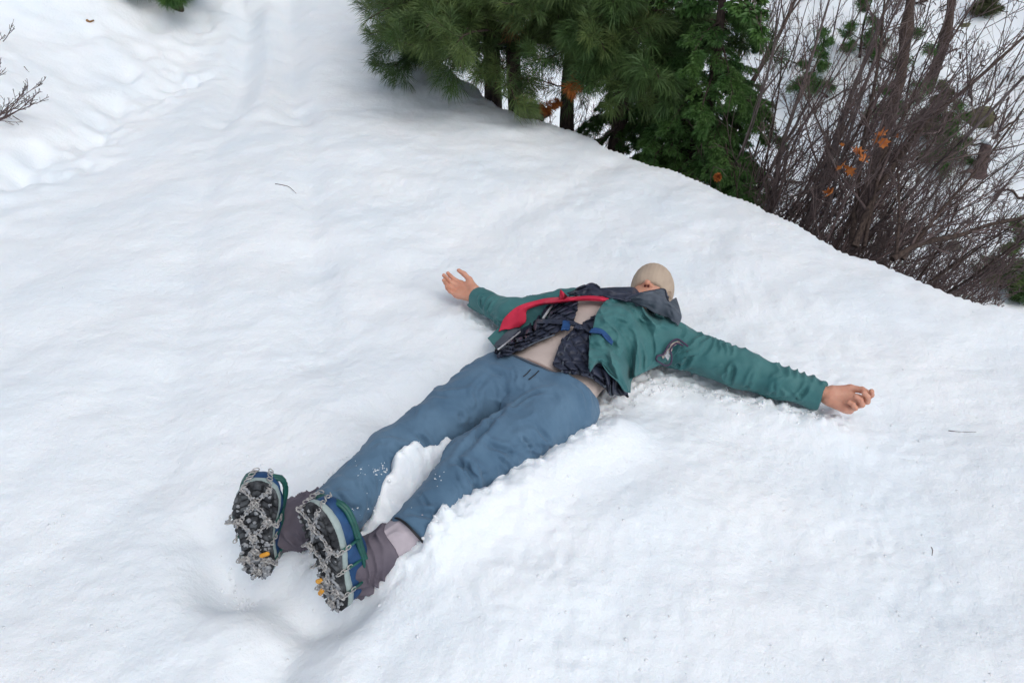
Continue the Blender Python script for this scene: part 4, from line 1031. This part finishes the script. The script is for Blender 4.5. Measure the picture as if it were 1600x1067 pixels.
# shrubs on the far slope
for i in range(32):
    px = 1090+i*16.5+random.uniform(-8, 8); x, y = at_e(px, random.uniform(2.6, 7.5))
    shrub(x, y, 5, random.uniform(.7, 1.5), 260+i, 'thin leafless bush on the far snowy slope', 'bushes on the far slope', (.05, 0), .009, ('stemr', 'twig') if i % 2 else ('stem', 'twigg'), .55, dense=.7, cat='bush', name='leafless_bush')
# twigs poking out of the left bank

# ---- rust coloured leaves left on the thicket ------------------------
LT, LP_, LC = A1
rng = np.random.default_rng(88)
def leaf_mesh():
    a = np.linspace(0, 2*math.pi, 15)[:-1]; r = np.where(np.arange(14) % 2 == 0, 1.0, .55)*(1+.15*rng.standard_normal(14))
    V = np.stack([r*np.cos(a), r*np.sin(a), .35*(r*np.cos(a))**2-.15], 1); V = np.concatenate([[[0, 0, 0.0]], V]); F = np.stack([np.zeros(14, int), np.arange(14)+1, (np.arange(14)+1) % 14+1], 1)
    return V, F
for i, (px, py, t) in enumerate([(1376, 208, 3.30), (1381, 224, 3.3), (1370, 216, 3.31), (1345, 240, 3.35), (1340, 235, 3.36), (1349, 247, 3.36), (1326, 262, 3.4), (1313, 260, 3.4), (1329, 268, 3.4), (1296, 302, 3.4), (1293, 299, 3.4), (1316, 226, 3.4), (1402, 213, 3.3)]):
    c = Pd(px, py, t); V, F = leaf_mesh(); s0 = .030 if i not in (11, 12) else .014
    Rm = np.linalg.qr(rng.standard_normal((3, 3)))[0]; Vw = c+(V*s0)@Rm.T
    mesh_obj('leaf', Vw, F, M['leaf'], LT)
# rusty clumps of dead needles low in the pines, and one by the fir
def clump(px, py, t, rad, parent, n_=14, mat='leaf'):
    rng = np.random.default_rng(int(px)); c = Pd(px, py, t); T = unit(rng.standard_normal((n_, 3))-np.array([0, 0, .4])); mb = MB(); tuft_needles(mb, c+T*rad*.6, T, 30, rad, .004, rng, rad*.5); o = mb.build('dead_tuft', M[mat], parent, smooth_=False); o['kind'] = 'stuff'
pines = [o for o in bpy.data.objects if o.name.startswith('pine_tree')]
for (px, py, t, r, k) in ((853, 167, 4.75, .05, 2), (893, 138, 4.4, .055, 2), (905, 118, 4.4, .04, 2), (815, 156, 4.9, .04, 1), (868, 160, 4.7, .035, 2), (1122, 277, 4.0, .02, 3)):
    clump(px, py, t, r, pines[k])

# ---- things on the far slope
def surf(px, py):
    d = ray(px, py); t = np.arange(1.6, 34, .04); X = CAMP+d*t[:, None]
    b = X[:, 2] < ground_h(X[:, 0], X[:, 1]); k = int(np.argmax(b)) if b.any() else len(t)-1
    t0 = t[max(k-1, 0)]; tt = np.linspace(t0, t[k], 20); X = CAMP+d*tt[:, None]; b = X[:, 2] < ground_h(X[:, 0], X[:, 1]); k = int(np.argmax(b)) if b.any() else 19
    return X[k], float(tt[k])
# -----------------------------------------
def small_conifer(px, py, hp_, seed, label, mat, cat='sapling', dn=.8):
    X, t = surf(px, py); H = hp_/FPX*t
    conifer('fir_sapling', X[0], X[1], H+.12, .02, X[2]+.10, H*.34, 'pine', label, cat, 'saplings on the far slope', seed, mat, 15, (0, 0), None, dn, 0, True)
X, t = surf(262, 30)
conifer('fir_tree', X[0], X[1]+.16, 2.4, .05, X[2]+.22, .34, 'pine', 'dark fir at the top left on the bank, only its foot in the picture', 'tree', None, 108, M['fir'], 30, (0, 0), None, .8, 3)
X, t = surf(-14, 172)
shrub(X[0], X[1], 8, .46, 301, 'small bare bush poking out of the snow bank at the left edge', 'twigs on the left bank', (2.6, .2), .0045, ('stemr', 'twig'), .5, dense=.8, cat='bush', name='bank_bush')
X, t = surf(-22, 66)
shrub(X[0], X[1], 3, .34, 302, 'few red twigs at the upper left picture edge', 'twigs on the left bank', (2.0, .1), .004, ('stemr', 'twig'), .3, dense=.5, cat='bush', name='bank_bush')
small_conifer(1470, 268, 120, 401, 'green sapling half way up behind the thicket', M['fir'])
small_conifer(1560, 452, 125, 402, 'little pine with brownish lower needles at the lower right', M['pine2'])
small_conifer(1400, 205, 170, 403, 'larger dark sapling behind the thicket near the tall trunks', M['fir'])
small_conifer(1340, 90, 130, 404, 'dark sapling at the top behind the thicket', M['fir'])
small_conifer(1265, 150, 110, 405, 'dim green sapling seen through the left half of the thicket', M['fir'])
small_conifer(1535, 30, 60, 406, 'olive sapling at the top right of the slope', M['olive'])
small_conifer(1450, 220, 100, 407, 'olive and brown sapling between thicket and stump', M['olive'])
small_conifer(1592, 470, 50, 408, 'tiny green sapling cut by the right picture edge', M['pine'])
# dead standing trunk and the stump
def pole(name, pts, t0, t1, r, label, cat, mat='bark', foot=None):
    c = catmull(np.array(pts, float), 14); tt = np.linspace(t0, t1, 14); W_ = np.array([Pd(c[i, 0], c[i, 1], tt[i]) for i in range(14)])
    zg = gz(W_[0, 0], W_[0, 1]); W_ = np.concatenate([[np.array([W_[0, 0], W_[0, 1], min(zg-.1, W_[0, 2]-.02)])], W_])
    t_ = thing(name, tuple(W_[0]), label, cat); mb = MB(); rr = np.linspace(r, r*.75, 15)*(1+.12*RNG.standard_normal(15)); mb.tube(W_, rr, 10); mb.build('trunk', M[mat], t_)
    return t_, W_
pole('standing_snag', [(1408, 120), (1415, 60), (1424, -10), (1440, -120)], 6.8, 6.9, .055, 'dark dead trunk standing behind the thicket at the top', 'tree')
pole('standing_snag', [(1480, 50), (1487, 0), (1492, -60)], 8.0, 8.0, .05, 'short thin dark trunk at the top right of the slope', 'tree')
for nm_, px, py, w_, h_, lab, mt in (('mossy_rock', 1532, 187, 44, 34, 'mossy olive boulder on the slope above the stump', 'moss'), ('rock', 1490, 385, 22, 16, 'brown rock low on the slope near the little pine', 'rock'),
      ('mossy_rock', 1505, 45, 20, 14, 'small mossy rock near the top of the slope', 'moss'), ('rock', 1590, 350, 14, 10, 'small dark rock at the right edge of the slope', 'rock'), ('rock', 1550, 105, 14, 8, 'flat dark stone on the upper right slope', 'rock')):
    X, t = surf(px, py); s0 = w_/FPX*t*.5; rngk = np.random.default_rng(px); import bmesh
    bm = bmesh.new(); bmesh.ops.create_icosphere(bm, subdivisions=3, radius=1.0); V = np.array([v.co[:] for v in bm.verts]); F = np.array([[v.index for v in f.verts] for f in bm.faces]); bm.free()
    V = V*(1+.28*fbm(V[:, 0]*1.4+px, V[:, 1]*1.4, V[:, 2]*1.4, 3, 3))[:, None]*np.array([s0, s0, s0*h_/w_*1.2])
    o = mesh_obj(nm_, X+V, F, M[mt], origin=X); tag(o, lab, 'rock')
X, t = surf(1530, 275)
st = thing('stump', tuple(X), 'broken reddish brown stump leaning on the far slope with snow on top', 'stump')
mb = MB(); up = Pd(1542, 222, t-.05)
mb.tube(catmull([X-np.array([0, 0, .08]), X+(up-X)*.4, up], 9), np.array([1.25, 1.05, .85, .78, .74, .72, .70, .66, .5])*.062*t/6, 10)
mb.build('trunk', M['stemr'], st)
mb = MB()
for px, py in ((1560, 292), (1500, 268), (1548, 300)): mb.tube(catmull([X, (X+Pd(px, py, t))/2+np.array([0, 0, .03]), Pd(px, py, t)-np.array([0, 0, .02])], 7), np.linspace(.035, .012, 7), 7)
mb.build('root', M['stemr'], st)
V = ICO[0]*np.array([.06, .06, .035])*(1+.15*RNG.standard_normal((len(ICO[0]), 1))); mesh_obj('snow_cap', V+up+np.array([0, 0, .01]), ICO[1], M['snow'], st)
# fallen branches and dark debris lying on the far slope
rn = random.Random(12)
for i in range(34):
    px = rn.uniform(1240, 1600); py = rn.uniform(-5, 400)
    X, t = surf(px, py)
    if poly_sd(X[:1], X[1:2], EDGE)[0] < 1.4: continue
    az = rn.uniform(0, 6.28); L = rn.uniform(.12, .5); D = np.array([math.cos(az), math.sin(az), 0]); k = 6; ss = np.linspace(-.5, .5, k)
    pts = X+D*(ss*L)[:, None]+RNG.standard_normal((k, 3))*.015; pts[:, 2] = ground_h(pts[:, 0], pts[:, 1])+.012
    mb = MB(); mb.tube(pts, np.linspace(.014, .006, k)*rn.uniform(.6, 1.3), 6); o = mb.build('fallen_branch', M['bark'], origin=X)
    tag(o, 'short dark fallen branch lying on the far snowy slope', 'branch', 'fallen branches on the far slope')
# twigs and needles lying on the trail
for nm_, pts, r, lab, mt in (('twig', [(430, 288), (442, 290), (452, 293), (463, 303)], .0022, 'thin curved twig lying alone on the open snow', 'twig'), ('twig', [(1482, 673), (1500, 675), (1525, 675)], .0014, 'fine straight twig on the snow at the right', 'twig'),
      ('twig', [(1455, 855), (1457, 860), (1456, 868)], .0014, 'tiny dark needle on the snow at the lower right', 'twig'), ('twig', [(38, 105), (42, 110), (46, 114)], .003, 'short twig on the left bank above the little bush', 'twig'),
      ('twig', [(20, 182), (28, 187), (36, 192)], .003, 'short twig below the little bush on the left bank', 'twig'), ('dead_leaf', [(136, 34), (141, 36), (147, 34)], .010, 'brown dead leaf on the upper left bank', 'deadneedle')):
    pts = np.array(pts, float); W_ = []
    for p in catmull(pts, 10): X, t = surf(*p); W_.append([X[0], X[1], X[2]+r*.8])
    # near points: refine with the ground height
    mb = MB(); mb.tube(np.array(W_), np.linspace(r, r*.5, 10), 6); o = mb.build(nm_, M[mt], origin=np.array(W_[0])); tag(o, lab, 'leaf' if nm_ == 'dead_leaf' else 'twig')
X, t = surf(832, 188)
rngk = np.random.default_rng(5); V = ICO[0]*np.array([.13, .09, .06])*(1+.14*rngk.standard_normal((len(ICO[0]), 1)))
o = mesh_obj('rock', V+X+np.array([0, .12, .0]), ICO[1], M['rock'], origin=X); tag(o, 'dark rock showing behind the snow lip among the pine trunks', 'rock')
